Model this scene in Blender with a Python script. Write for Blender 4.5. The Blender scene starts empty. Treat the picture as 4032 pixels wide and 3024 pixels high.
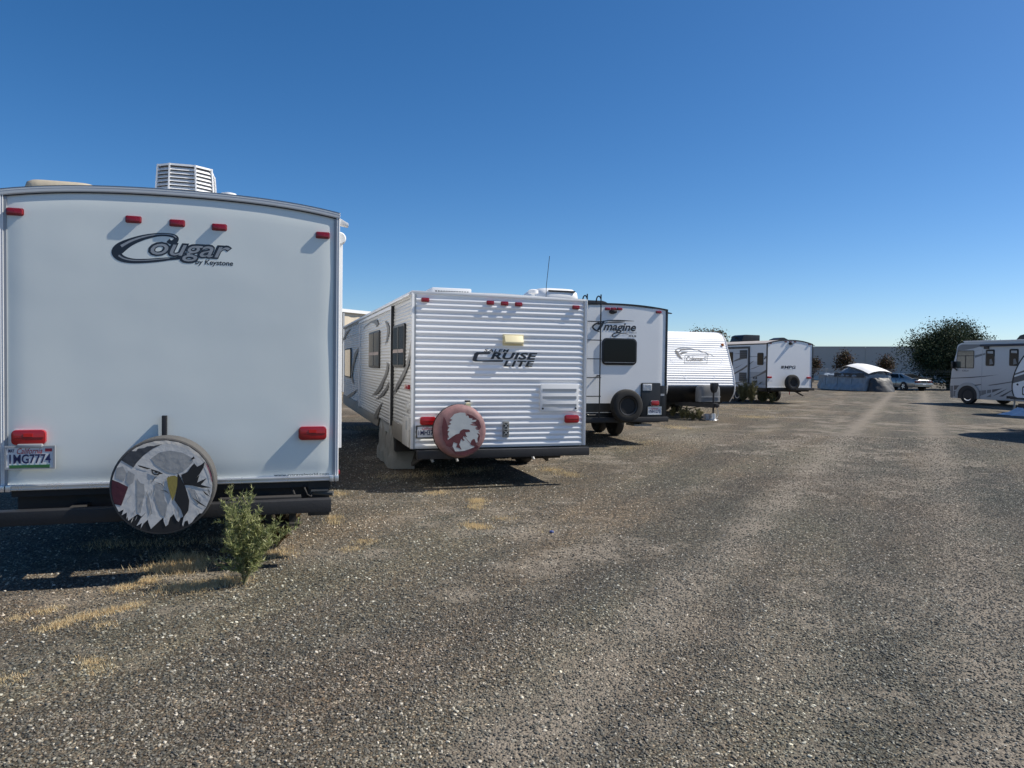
import bpy, bmesh, math, random
from mathutils import Vector, Matrix, noise
random.seed(7)
C = bpy.context.scene.collection

# ------------------------------------------------------------------ camera, light, exposure
PW, PH, FPX = 4032., 3024., 2912.           # photograph size, focal length in its pixels
ROLL, PITCH, EYE = 0.0135, 80 / 2912., 1.65
_r0 = Vector((1, 0, 0)); _f = Vector((0, math.cos(PITCH), -math.sin(PITCH))); _u0 = Vector((0, math.sin(PITCH), math.cos(PITCH)))
_R = math.cos(ROLL) * _r0 + math.sin(ROLL) * _u0
_U = -math.sin(ROLL) * _r0 + math.cos(ROLL) * _u0
EYEP = Vector((0, 0, EYE))
cd = bpy.data.cameras.new('camera'); cam = bpy.data.objects.new('camera', cd); C.objects.link(cam)
cd.sensor_width = 36; cd.lens = 36 * FPX / PW; cd.clip_start = 0.05; cd.clip_end = 3000
cam.matrix_world = Matrix(((_R.x, _U.x, -_f.x, 0), (_R.y, _U.y, -_f.y, 0), (_R.z, _U.z, -_f.z, EYE), (0, 0, 0, 1)))
bpy.context.scene.camera = cam
SUN = Vector((.932, .135, 1.0)).normalized()
world = bpy.data.worlds.new('World'); bpy.context.scene.world = world; world.use_nodes = True
wn = world.node_tree.nodes; bg = wn['Background']
sky = wn.new('ShaderNodeTexSky'); sky.sky_type = 'NISHITA'; sky.sun_disc = False
sky.sun_elevation = math.asin(SUN.z); sky.sun_rotation = math.atan2(SUN.x, SUN.y)
sky.altitude = 0; sky.air_density = 0.7; sky.dust_density = 0.45; sky.ozone_density = 3.3
hs = wn.new('ShaderNodeHueSaturation'); hs.inputs['Saturation'].default_value = 1.28     # clear, deep blue autumn sky
world.node_tree.links.new(sky.outputs[0], hs.inputs['Color']); world.node_tree.links.new(hs.outputs[0], bg.inputs[0]); bg.inputs[1].default_value = 0.107
sl = bpy.data.lights.new('sun', 'SUN'); sl.energy = 5.0; sl.angle = math.radians(.53); sl.color = (1, .94, .84)
sun = bpy.data.objects.new('sun', sl); C.objects.link(sun)
sun.rotation_euler = SUN.to_track_quat('Z', 'Y').to_euler(); sun.location = (30, -5, 40)
vs = bpy.context.scene.view_settings
vs.view_transform = 'Standard'; vs.look = 'None'; vs.gamma = 1; vs.exposure = 0.28
bpy.context.scene.cycles.use_denoising = True

# ------------------------------------------------------------------ pixel -> place helpers
def ray(px, py): return _f + _R * ((px - 2016) / FPX) + _U * ((1512 - py) / FPX)
def atz(px, py, z=0.0):
    d = ray(px, py); return EYEP + d * ((z - EYE) / d.z)
def zm(ox, oy, s): return lambda x, y: (ox + x / s, oy + y / s)

# ------------------------------------------------------------------ materials
MATS = {}
def mat(name, col, rough=.5, metal=0., var=.08, vscale=3., bump=0., bscale=40., spec=.5, coat=0., trans=0., stretch=None):
    if name in MATS: return MATS[name]
    m = bpy.data.materials.new(name); m.use_nodes = True; nt = m.node_tree; n = nt.nodes; L = nt.links.new
    p = n['Principled BSDF']
    p.inputs['Roughness'].default_value = rough; p.inputs['Metallic'].default_value = metal
    p.inputs['Specular IOR Level'].default_value = spec; p.inputs['Coat Weight'].default_value = coat
    p.inputs['Transmission Weight'].default_value = trans
    tc = n.new('ShaderNodeTexCoord'); src = tc.outputs['Object']
    if stretch:
        mp = n.new('ShaderNodeMapping'); mp.inputs['Scale'].default_value = stretch; L(src, mp.inputs[0]); src = mp.outputs[0]
    nz = n.new('ShaderNodeTexNoise'); nz.inputs['Scale'].default_value = vscale; nz.inputs['Detail'].default_value = 6; nz.inputs['Roughness'].default_value = .65
    L(src, nz.inputs['Vector'])
    mx = n.new('ShaderNodeMix'); mx.data_type = 'RGBA'
    lo = [max(0, c * (1 - var * 1.6)) for c in col]; hi = [min(1, c * (1 + var * 1.2)) for c in col]
    mx.inputs[6].default_value = (*lo, 1); mx.inputs[7].default_value = (*hi, 1)
    L(nz.outputs['Fac'], mx.inputs[0]); L(mx.outputs[2], p.inputs['Base Color'])
    rr = n.new('ShaderNodeMapRange'); rr.inputs[3].default_value = max(.02, rough - .1); rr.inputs[4].default_value = min(1, rough + .12)
    L(nz.outputs['Fac'], rr.inputs[0]); L(rr.outputs[0], p.inputs['Roughness'])
    if bump:
        bn = n.new('ShaderNodeTexNoise'); bn.inputs['Scale'].default_value = bscale; bn.inputs['Detail'].default_value = 4
        L(src, bn.inputs['Vector'])
        b = n.new('ShaderNodeBump'); b.inputs['Strength'].default_value = bump; b.inputs['Distance'].default_value = .02
        L(bn.outputs['Fac'], b.inputs['Height']); L(b.outputs[0], p.inputs['Normal'])
    MATS[name] = m; return m

GEL = mat('white fibreglass', (.80, .835, .79), .33, var=.02, vscale=1.2, bump=.10, bscale=1.7)
GELW = mat('white smooth fibreglass', (.85, .85, .84), .35, var=.025, vscale=1.0, bump=.03, bscale=2)
SIDING = mat('white painted aluminium siding', (.86, .86, .855), .3, var=.03, vscale=.9, stretch=(.5, .5, 6))
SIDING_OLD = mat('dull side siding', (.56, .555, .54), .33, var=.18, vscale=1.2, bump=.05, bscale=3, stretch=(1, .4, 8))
TRIMW = mat('white trim', (.80, .80, .79), .35, var=.05)
ALU = mat('aluminium trim', (.72, .73, .74), .28, metal=.75, var=.06, vscale=8)
GREYTRIM = mat('grey trim', (.33, .35, .37), .45, var=.08)
BLACK = mat('black paint', (.012, .012, .013), .42, var=.2, vscale=5)
BLACKM = mat('matte black steel', (.018, .018, .02), .6, var=.3, vscale=9, bump=.1, bscale=60)
CHASSIS = mat('dusty chassis', (.03, .028, .026), .75, var=.4, vscale=6)
RUBBER = mat('tyre rubber', (.022, .021, .02), .78, var=.3, vscale=12, bump=.15, bscale=90)
RED = mat('red lens', (.27, .006, .013), .25, var=.15, vscale=30, coat=.3)
REDL = mat('red tail lens', (.36, .007, .011), .22, var=.18, vscale=14, coat=.3)
AMBER = mat('amber lens', (.55, .16, .02), .2, var=.1)
GLASS = mat('tinted glass', (.010, .012, .014), .05, var=.2, vscale=1, spec=.14)
GLASSL = mat('clear cab glass', (.10, .115, .10), .06, var=.3, vscale=2, spec=.6)
DECAL = mat('dark decal vinyl', (.022, .026, .036), .3, var=.15, vscale=8)
DECALG = mat('grey decal vinyl', (.115, .115, .118), .38, var=.15, vscale=6)
DECALL = mat('light grey decal', (.42, .43, .44), .4, var=.08)
SILVERD = mat('silver decal', (.33, .35, .37), .3, var=.25, vscale=12)
CREAM = mat('cream plastic', (.72, .64, .40), .45, var=.06)
BEIGE = mat('beige plastic', (.46, .40, .30), .6, var=.12, vscale=9, bump=.1)
VENTW = mat('white plastic', (.80, .80, .79), .42, var=.04)
PLATE = mat('licence plate white', (.72, .73, .75), .4, var=.05)
PLBLUE = mat('plate blue', (.012, .018, .09), .4)
PLRED = mat('plate red', (.45, .03, .05), .4)
PLGREEN = mat('plate green', (.04, .16, .05), .4)
COVERGREY = mat('weathered cover edge', (.085, .082, .078), .75, var=.2, vscale=20, bump=.15)

# ------------------------------------------------------------------ mesh helpers
class MB:
    def __init__(s): s.v = []; s.f = []
    def add(s, vs_, fs):
        k = len(s.v); s.v += [tuple(v) for v in vs_]; s.f += [tuple(i + k for i in f) for f in fs]; return s
    def box(s, x0, x1, y0, y1, z0, z1):
        return s.add([(x, y, z) for x in (x0, x1) for y in (y0, y1) for z in (z0, z1)],
                     [(0, 1, 3, 2), (4, 6, 7, 5), (0, 4, 5, 1), (2, 3, 7, 6), (0, 2, 6, 4), (1, 5, 7, 3)])
    def obox(s, a, b, w, h, up=Vector((0, 0, 1))):        # bar from a to b
        a = Vector(a); b = Vector(b); d = (b - a).normalized()
        x = d.cross(up)
        if x.length < 1e-4: x = d.cross(Vector((1, 0, 0)))
        x.normalize(); y = x.cross(d)
        vs_ = [p + x * (sx * w / 2) + y * (sy * h / 2) for p in (a, b) for sx, sy in ((-1, -1), (1, -1), (1, 1), (-1, 1))]
        return s.add(vs_, [(3, 2, 1, 0), (4, 5, 6, 7), (0, 1, 5, 4), (1, 2, 6, 5), (2, 3, 7, 6), (3, 0, 4, 7)])
    def tube(s, pts, r, n=8, caps=True):
        pts = [Vector(p) for p in pts]; rr = r if isinstance(r, (list, tuple)) else [r] * len(pts)
        rings = []
        ref = Vector((.3, .2, .93)).normalized()
        for i, p in enumerate(pts):
            d = (pts[min(i + 1, len(pts) - 1)] - pts[max(i - 1, 0)]).normalized()
            x = d.cross(ref)
            if x.length < 1e-3: x = d.cross(Vector((1, 0, 0)))
            x.normalize(); y = d.cross(x)
            rings.append([p + (x * math.cos(t) + y * math.sin(t)) * rr[i] for t in [2 * math.pi * k / n for k in range(n)]])
        vs_ = [v for r_ in rings for v in r_]; fs = []
        for i in range(len(pts) - 1):
            for k in range(n):
                fs.append((i * n + k, i * n + (k + 1) % n, (i + 1) * n + (k + 1) % n, (i + 1) * n + k))
        if caps: fs += [tuple(range(n))[::-1], tuple((len(pts) - 1) * n + k for k in range(n))]
        return s.add(vs_, fs)
    def lathe(s, prof, axis='x', c=(0, 0, 0), n=32, sy=1., sz=1.):   # prof: (along axis, radius)
        vs_ = []; fs = []
        for a, r in prof:
            for k in range(n):
                t = 2 * math.pi * k / n; u, w = r * math.cos(t) * sy, r * math.sin(t) * sz
                vs_.append({'x': (c[0] + a, c[1] + u, c[2] + w), 'y': (c[0] + u, c[1] + a, c[2] + w), 'z': (c[0] + u, c[1] + w, c[2] + a)}[axis])
        m = len(prof)
        for i in range(m - 1):
            for k in range(n): fs.append((i * n + k, i * n + (k + 1) % n, (i + 1) * n + (k + 1) % n, (i + 1) * n + k))
        if prof[0][1] > 1e-4: fs.append(tuple(range(n)))
        if prof[-1][1] > 1e-4: fs.append(tuple((m - 1) * n + k for k in range(n)))
        return s.add(vs_, fs)
    def prism(s, poly, a0, a1, axis='y'):   # poly in the other two axes, extruded from a0 to a1
        k = len(poly)
        def P(u, w, a): return {'y': (u, a, w), 'x': (a, u, w), 'z': (u, w, a)}[axis]
        vs_ = [P(u, w, a0) for u, w in poly] + [P(u, w, a1) for u, w in poly]
        fs = [tuple(range(k)), tuple(range(2 * k - 1, k - 1, -1))] + [(i, (i + 1) % k, (i + 1) % k + k, i + k) for i in range(k)]
        return s.add(vs_, fs)
    def flat(s, poly, a, axis='y'):
        def P(u, w): return {'y': (u, a, w), 'x': (a, u, w), 'z': (u, w, a)}[axis]
        return s.add([P(u, w) for u, w in poly], [tuple(range(len(poly)))])
    def strip(s, rows):   # grid of rows of equal length
        n = len(rows[0]); vs_ = [p for r in rows for p in r]
        return s.add(vs_, [(i * n + k, i * n + k + 1, (i + 1) * n + k + 1, (i + 1) * n + k) for i in range(len(rows) - 1) for k in range(n - 1)])
    def ob(s, name, m, parent=None, bevel=0., seg=2, smooth=35, fix=True):
        me = bpy.data.meshes.new(name); me.from_pydata(s.v, [], s.f)
        bm = bmesh.new(); bm.from_mesh(me)
        if fix: bmesh.ops.recalc_face_normals(bm, faces=bm.faces)
        if bevel:
            es = [e for e in bm.edges if len(e.link_faces) == 2 and e.calc_face_angle(0) > .5]
            bmesh.ops.bevel(bm, geom=es, offset=bevel, segments=seg, affect='EDGES', profile=.6)
        bm.to_mesh(me); bm.free()
        if smooth:
            me.polygons.foreach_set('use_smooth', [True] * len(me.polygons)); me.set_sharp_from_angle(angle=math.radians(smooth))
        me.materials.append(m)
        return link(name, me, parent)
def link(name, me, parent=None):
    o = bpy.data.objects.new(name, me); C.objects.link(o)
    if parent is not None: o.parent = parent
    return o
def tag(o, label=None, cat=None, group=None, kind=None):
    if label: o['label'] = label
    if cat: o['category'] = cat
    if group: o['group'] = group
    if kind: o['kind'] = kind
    return o
def rrect(x0, x1, z0, z1, r, n=5):
    out = []
    for cx, cz, a in ((x1 - r, z1 - r, 0), (x0 + r, z1 - r, 90), (x0 + r, z0 + r, 180), (x1 - r, z0 + r, 270)):
        for k in range(n + 1):
            t = math.radians(a + 90 * k / n); out.append((cx + r * math.cos(t), cz + r * math.sin(t)))
    return out
def catmull(p, k=6):
    out = []
    for i in range(len(p) - 1):
        a, b, c, d = p[max(i - 1, 0)], p[i], p[i + 1], p[min(i + 2, len(p) - 1)]
        for j in range(k):
            t = j / k
            out.append(tuple(.5 * (2 * b[q] + (c[q] - a[q]) * t + (2 * a[q] - 5 * b[q] + 4 * c[q] - d[q]) * t * t + (3 * b[q] - a[q] - 3 * c[q] + d[q]) * t ** 3) for q in range(len(b))))
    out.append(tuple(p[-1])); return out

class Rig:
    """A vehicle: Empty at its base; local x right, y along the vehicle away from the viewer, z up."""
    def __init__(s, name, label, cat, o, th, group=None):
        s.th = th; s.o = Vector((o[0], o[1], 0)); s.u = Vector((math.cos(th), math.sin(th), 0)); s.n = Vector((-math.sin(th), math.cos(th), 0))
        s.e = bpy.data.objects.new(name, None); C.objects.link(s.e); s.e.location = s.o; s.e.rotation_euler = (0, 0, th); s.e.empty_display_size = .2
        tag(s.e, label, cat, group)
    def rear(s, p, y=0.):
        d = ray(*p); t = ((s.o - EYEP).dot(s.n) + y) / d.dot(s.n); q = EYEP + d * t - s.o; return q.dot(s.u), q.z
    def side(s, p, x=0.):
        d = ray(*p); t = ((s.o - EYEP).dot(s.u) + x) / d.dot(s.u); q = EYEP + d * t - s.o; return q.dot(s.n), q.z
    def loc(s, w): w = Vector(w) - s.o; return w.dot(s.u), w.dot(s.n), w.z
    def rearpoly(s, pts, y): return [s.rear(p, y) for p in pts]
    def sidepoly(s, pts, x): return [s.side(p, x) for p in pts]
    def rbox(s, a, b, y):     # axis-aligned local box (x0,x1,z0,z1) between the two pixel corners
        p, q = s.rear(a, y), s.rear(b, y); return min(p[0], q[0]), max(p[0], q[0]), min(p[1], q[1]), max(p[1], q[1])
    def sbox(s, a, b, x):
        p, q = s.side(a, x), s.side(b, x); return min(p[0], q[0]), max(p[0], q[0]), min(p[1], q[1]), max(p[1], q[1])

def text_me(s, shear=0., bold=0., space=1.):
    cu = bpy.data.curves.new('t', 'FONT'); cu.body = s; cu.shear = shear; cu.offset = bold; cu.space_character = space; cu.resolution_u = 3; cu.fill_mode = 'FRONT'
    o = bpy.data.objects.new('t', cu); C.objects.link(o); bpy.context.view_layer.update()
    me = bpy.data.meshes.new_from_object(o.evaluated_get(bpy.context.evaluated_depsgraph_get()))
    bpy.data.objects.remove(o); bpy.data.curves.remove(cu); return me
TEXTS = []
def lettering(s, x0, x1, z0, z1, off, m, parent, shear=0., bold=0., space=1., plane='y', name='lettering', slope=0.):
    """Flat letters stretched to the box; plane 'y' faces -y at y=off, plane 'x' faces -x at x=off."""
    me = text_me(s, shear, bold, space); me.name = name
    xs = [v.co.x for v in me.vertices]; ys = [v.co.y for v in me.vertices]
    a, b, c, d = min(xs), max(xs), min(ys), max(ys)
    for v in me.vertices:
        fx = (v.co.x - a) / (b - a); fz = (v.co.y - c) / (d - c)
        u = x0 + fx * (x1 - x0); w = z0 + fz * (z1 - z0) + slope * fx
        v.co = (u, off, w) if plane == 'y' else (off, u, w)
    me.materials.clear(); me.materials.append(m)
    return link(name, me, parent)
def ribbon(pts, y, m, parent, name='decal', k=6):
    """pts: (x, z, width) centre line on the plane y."""
    c = catmull(pts, k); a = []; b = []
    for i, (x, z, w) in enumerate(c):
        p, q = c[max(i - 1, 0)], c[min(i + 1, len(c) - 1)]
        d = Vector((q[0] - p[0], q[1] - p[1])); d = d.normalized() if d.length > 1e-9 else Vector((1, 0)); nx, nz = -d.y * w / 2, d.x * w / 2
        a.append((x + nx, y, z + nz)); b.append((x - nx, y, z - nz))
    return MB().strip([a, b]).ob(name, m, parent, smooth=0)

def lens(parent, x0, x1, z0, z1, depth, m=RED, y=0., name='marker_lamp', base=True):
    r = (z1 - z0) * .28
    o = MB().prism(rrect(x0, x1, z0, z1, r), y - depth, y - .004).ob(name, m, parent, bevel=min(.008, depth * .3))
    if base: MB().prism(rrect(x0 - .004, x1 + .004, z0 - .004, z1 + .004, r), y - .006, y).ob('lamp_base', TRIMW if m is REDL else RED, o)
    return o
def wheel(parent, x, y, r, w, side=-1, rimmat=None, name='wheel', rim_r=.58):
    hw = w / 2
    prof = [(-hw * .8, r * .60), (-hw, r * .66), (-hw, r * .86), (-hw * .86, r * .96), (-hw * .6, r), (hw * .6, r), (hw * .86, r * .96), (hw, r * .86), (hw, r * .66), (hw * .8, r * .60)]
    o = MB().lathe(prof, 'x', (x, y, r), 36).ob(name, RUBBER, parent)
    m = rimmat or mat('painted steel rim', (.55, .55, .55), .35, metal=.4, var=.1)
    e = side
    prof = [(e * hw * .55, r * .61), (e * hw * .85, r * .585), (e * hw * .8, r * .5), (e * hw * .3, r * .45), (e * hw * .35, r * .2), (e * hw * .75, r * .16), (e * hw * .8, .0)]
    MB().lathe(prof, 'x', (x, y, r), 24).ob('rim', m, o)
    return o
def spare(parent, x, y0, y1, z, r, holes=0, rimm=None):
    """Uncovered spare, axis along y, y0 the near face."""
    hw = (y1 - y0) / 2; yc = (y0 + y1) / 2
    prof = [(-hw * .6, r * .58), (-hw * .95, r * .63), (-hw, r * .80), (-hw * .85, r * .94), (-hw * .55, r), (hw * .55, r), (hw * .85, r * .94), (hw, r * .8), (hw, r * .6)]
    o = MB().lathe(prof, 'y', (x, yc, z), 44).ob('spare_tyre', RUBBER, parent)
    prof = [(-hw * .55, r * .60), (-hw * .9, r * .58), (-hw * .8, r * .50), (-hw * .15, r * .46), (-hw * .05, r * .34), (-hw * .35, r * .27), (-hw * .3, 0.001)]
    rm = MB().lathe(prof, 'y', (x, yc, z), 32).ob('rim', rimm or BLACK, o)
    for k in range(holes):
        t = 2 * math.pi * (k + .3) / holes
        hx, hz = x + r * .40 * math.cos(t), z + r * .40 * math.sin(t)
        MB().prism([(hx + .022 * math.cos(q), hz + .026 * math.sin(q)) for q in [2 * math.pi * j / 8 for j in range(8)]], yc - hw * .16, yc - hw * .06).ob('rim_hole', DECALL, o)
    return o
def corrugate(z0, z1, pitch, depth, per=7, phase=0.):
    """(z, outward) profile of horizontal ribs."""
    out = []; n = max(1, round((z1 - z0) / pitch))
    shape = [(0, 0), (.12, .05), (.26, .55), (.38, .96), (.5, 1), (.62, .9), (.78, .45), (.9, .08)]
    for i in range(n):
        for a, d in shape: out.append((z0 + (i + a) / n * (z1 - z0), d * depth))
    out.append((z1, 0)); return out

TH = math.radians(17.4)
UX = Vector((math.cos(TH), math.sin(TH), 0)); NX = Vector((-math.sin(TH), math.cos(TH), 0))
ROW = 'vehicles stored on the gravel lot'

# ------------------------------------------------------------------ ground
def patch_tint(nt, vec):
    """Large soft colour patches and wheel-track bands of the gravel, at a place given by vec."""
    n = nt.nodes; L = nt.links.new
    def nz(scale, detail, v):
        z = n.new('ShaderNodeTexNoise'); z.inputs['Scale'].default_value = scale; z.inputs['Detail'].default_value = detail; z.inputs['Roughness'].default_value = .6; L(v, z.inputs['Vector']); return z.outputs['Fac']
    def rp(f, stops):
        r = n.new('ShaderNodeValToRGB'); e = r.color_ramp.elements
        while len(e) < len(stops): e.new(.5)
        for q, (pos, c) in zip(e, stops): q.position = pos; q.color = (*c, 1)
        L(f, r.inputs[0]); return r.outputs[0]
    def mul(a, b):
        x = n.new('ShaderNodeMix'); x.data_type = 'RGBA'; x.blend_type = 'MULTIPLY'; x.inputs[0].default_value = 1; L(a, x.inputs[6]); L(b, x.inputs[7]); return x.outputs[2]
    rot = n.new('ShaderNodeMapping'); rot.inputs['Rotation'].default_value = (0, 0, math.radians(28.7)); L(vec, rot.inputs[0])
    st = n.new('ShaderNodeMapping'); st.inputs['Scale'].default_value = (1, .09, 1); L(rot.outputs[0], st.inputs[0])
    lane = rp(nz(1.25, 4, st.outputs[0]), [(.36, (.74, .75, .755)), (.5, (.90, .895, .88)), (.63, (1.17, 1.13, 1.06))])
    big = rp(nz(.35, 5, vec), [(.34, (.86, .87, .87)), (.5, (.97, .96, .94)), (.66, (1.10, 1.05, .99))])
    st2 = n.new('ShaderNodeMapping'); st2.inputs['Scale'].default_value = (1, .35, 1); st2.inputs['Location'].default_value = (7, 3, 0); L(rot.outputs[0], st2.inputs[0])
    hue = rp(nz(.8, 4, st2.outputs[0]), [(.36, (.965, 1.01, .985)), (.5, (1, 1, 1)), (.64, (1.055, .99, .955))])
    return mul(mul(lane, big), hue), rot.outputs[0]
TRACKS = ((-1.45, .42, .80), (.42, .50, .76), (3.3, .5, .55))      # (across the aisle in metres, half width, strength)
def ground_material():
    m = bpy.data.materials.new('gravel ground'); m.use_nodes = True; nt = m.node_tree; n = nt.nodes; L = nt.links.new
    p = n['Principled BSDF']; p.inputs['Specular IOR Level'].default_value = .25
    tc = n.new('ShaderNodeTexCoord')
    def noise_(scale, detail=5, rough=.6, vec=None):
        z = n.new('ShaderNodeTexNoise'); z.inputs['Scale'].default_value = scale; z.inputs['Detail'].default_value = detail; z.inputs['Roughness'].default_value = rough
        L(vec or tc.outputs['Object'], z.inputs['Vector']); return z.outputs['Fac']
    def ramp(f, stops):
        r = n.new('ShaderNodeValToRGB'); e = r.color_ramp.elements
        while len(e) < len(stops): e.new(.5)
        for q, (pos, c) in zip(e, stops): q.position = pos; q.color = (*c, 1) if len(c) == 3 else c
        L(f, r.inputs[0]); return r.outputs[0]
    def mix(f, a, b, mode='MIX'):
        x = n.new('ShaderNodeMix'); x.data_type = 'RGBA'; x.blend_type = mode
        for i, s in ((0, f), (6, a), (7, b)):
            if isinstance(s, (int, float)): x.inputs[i].default_value = s
            elif isinstance(s, tuple): x.inputs[i].default_value = (*s, 1)
            else: L(s, x.inputs[i])
        return x.outputs[2]
    def voro(scale, feat='F1'):
        v = n.new('ShaderNodeTexVoronoi'); v.inputs['Scale'].default_value = scale; v.feature = feat; L(tc.outputs['Object'], v.inputs['Vector']); return v
    v1 = voro(88); v2 = voro(41)
    sep = n.new('ShaderNodeSeparateColor'); L(v1.outputs['Color'], sep.inputs[0])
    sep2 = n.new('ShaderNodeSeparateColor'); L(v2.outputs['Color'], sep2.inputs[0])
    stone = ramp(sep.outputs[0], [(0, (.035, .035, .034)), (.35, (.075, .072, .066)), (.7, (.13, .124, .112)), (.9, (.22, .21, .19)), (1, (.50, .48, .44))])
    stone2 = ramp(sep2.outputs[0], [(0, (.045, .043, .04)), (.6, (.12, .11, .095)), (.93, (.20, .185, .16)), (1, (.62, .6, .55))])
    stone = mix(.35, stone, stone2)
    tint = ramp(sep.outputs[1], [(0, (.88, .97, 1.05)), (.5, (1, 1, 1)), (1, (1.10, .95, .84))])
    stone = mix(1.0, stone, tint, 'MULTIPLY')
    # patches: grey-green packed middle, brown verges, tan dirt
    tint2, rotv = patch_tint(nt, tc.outputs['Object']); stone = mix(1.0, stone, tint2, 'MULTIPLY')
    big = noise_(.22, 5, .6); mid = noise_(1.3, 5, .65); fine = noise_(7, 4, .7)
    sx = n.new('ShaderNodeSeparateXYZ'); L(rotv, sx.inputs[0])
    # across the aisle: 0 at the parked row, 1 in the driving lane
    lanef = n.new('ShaderNodeMapRange'); lanef.interpolation_type = 'SMOOTHSTEP'; lanef.inputs[1].default_value = -5.5; lanef.inputs[2].default_value = 1.0
    L(sx.outputs[0], lanef.inputs[0])
    base = mix(lanef.outputs[0], (1.26, 1.16, .98), (1.10, 1.10, 1.02))
    stone = mix(1.0, stone, base, 'MULTIPLY')
    dm = n.new('ShaderNodeMath'); dm.operation = 'MULTIPLY'; L(mid, dm.inputs[0]); L(big, dm.inputs[1])
    dmask = ramp(dm.outputs[0], [(.26, (0, 0, 0)), (.34, (.75, .75, .75))])
    def spot(px, py, r, amt):
        q = atz(px, py); vd = n.new('ShaderNodeVectorMath'); vd.operation = 'DISTANCE'; L(tc.outputs['Object'], vd.inputs[0]); vd.inputs[1].default_value = q
        wob = n.new('ShaderNodeMath'); wob.operation = 'MULTIPLY_ADD'; L(mid, wob.inputs[0]); wob.inputs[1].default_value = r * 2.2; L(vd.outputs['Value'], wob.inputs[2])
        mr = n.new('ShaderNodeMapRange'); mr.inputs[1].default_value = r * .9; mr.inputs[2].default_value = r * 2.1; mr.inputs[3].default_value = amt; mr.inputs[4].default_value = 0; L(wob.outputs[0], mr.inputs[0]); return mr.outputs[0]
    for sp_ in ((3880, 2360, 1.0, .8), (3780, 2080, 1.4, .5), (1290, 2190, .45, .7), (3000, 2500, .6, .5), (2700, 1720, 2.0, .5), (3150, 2700, .5, .45), (3400, 1900, 1.6, .45)):
        mxx = n.new('ShaderNodeMath'); mxx.operation = 'MAXIMUM'; L(dmask, mxx.inputs[0]); L(spot(*sp_), mxx.inputs[1]); dmask = mxx.outputs[0]
    # two worn wheel tracks along the aisle, broken up by the patch noise
    for c_, w_, amt in TRACKS:
        ab = n.new('ShaderNodeMath'); ab.operation = 'SUBTRACT'; L(sx.outputs[0], ab.inputs[0]); ab.inputs[1].default_value = c_
        a2 = n.new('ShaderNodeMath'); a2.operation = 'ABSOLUTE'; L(ab.outputs[0], a2.inputs[0])
        w1 = n.new('ShaderNodeMath'); w1.operation = 'MULTIPLY_ADD'; L(mid, w1.inputs[0]); w1.inputs[1].default_value = w_ * 2.6; L(a2.outputs[0], w1.inputs[2])
        mr = n.new('ShaderNodeMapRange'); mr.interpolation_type = 'SMOOTHSTEP'; mr.inputs[1].default_value = w_ * 1.15; mr.inputs[2].default_value = w_ * 2.3; mr.inputs[3].default_value = amt; mr.inputs[4].default_value = 0; L(w1.outputs[0], mr.inputs[0])
        mxx = n.new('ShaderNodeMath'); mxx.operation = 'MAXIMUM'; L(dmask, mxx.inputs[0]); L(mr.outputs[0], mxx.inputs[1]); dmask = mxx.outputs[0]
    dirt = ramp(fine, [(.3, (.185, .160, .128)), (.7, (.30, .258, .204))])
    dist = n.new('ShaderNodeMath'); dist.operation = 'SUBTRACT'; dist.inputs[0].default_value = 1; L(v1.outputs['Distance'], dist.inputs[1])
    gap = ramp(v1.outputs['Distance'], [(.35, (1, 1, 1)), (.75, (.5, .48, .46))])
    col = mix(dmask, mix(1.0, stone, gap, 'MULTIPLY'), dirt)
    L(col, p.inputs['Base Color']); p.inputs['Roughness'].default_value = .85
    d2 = n.new('ShaderNodeMath'); d2.operation = 'SUBTRACT'; d2.inputs[0].default_value = 1; L(v2.outputs['Distance'], d2.inputs[1])
    hh = n.new('ShaderNodeMath'); hh.operation = 'ADD'; L(dist.outputs[0], hh.inputs[0]); L(d2.outputs[0], hh.inputs[1])
    b = n.new('ShaderNodeBump'); b.inputs['Strength'].default_value = .9; b.inputs['Distance'].default_value = .009
    L(hh.outputs[0], b.inputs['Height']); L(b.outputs[0], p.inputs['Normal'])
    return m
g = MB()
g.add([(-700, -300, 0), (700, -300, 0), (700, 900, 0), (-700, 900, 0)], [(0, 1, 2, 3)])
tag(g.ob('ground', ground_material(), smooth=0), kind='structure')


# ================================================================== shared trailer pieces
def plate(R, x0, x1, z0, z1, y, num, parent, style='full', frame=GREYTRIM):
    p = MB().prism(rrect(x0, x1, z0, z1, .012), y - .004, y).ob('licence_plate', PLATE, parent)
    w = x1 - x0; h = z1 - z0
    fr = MB()
    t = .011
    fr.box(x0 - t, x1 + t, y - .010, y + .004, z1 - .002, z1 + t); fr.box(x0 - t, x1 + t, y - .010, y + .004, z0 - t, z0 + .002)
    fr.box(x0 - t, x0 + .002, y - .009, y + .004, z0, z1); fr.box(x1 - .002, x1 + t, y - .009, y + .004, z0, z1)
    fr.ob('plate_frame', frame, p)
    yy = y - .006
    lettering(num, x0 + w * .06, x0 + w * .94, z0 + h * .20, z0 + h * .66, yy, PLBLUE, p, bold=.022)
    lettering('California', x0 + w * .22, x0 + w * .76, z0 + h * .68, z0 + h * .96, yy, PLRED, p, shear=.35, bold=.005)
    if style == 'full':
        lettering('MAY', x0 + w * .04, x0 + w * .17, z0 + h * .76, z0 + h * .92, yy, PLBLUE, p, bold=.03)
        MB().flat([(x0 + w * .82, z0 + h * .78), (x0 + w * .97, z0 + h * .78), (x0 + w * .97, z0 + h * .93), (x0 + w * .82, z0 + h * .93)], yy).ob('registration_sticker', PLRED, p)
        MB().box(x0 + w * .06, x0 + w * .92, yy - .004, yy, z0 - .004, z0 + h * .14).ob('frame_banner', PLGREEN, p)
    return p
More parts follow.
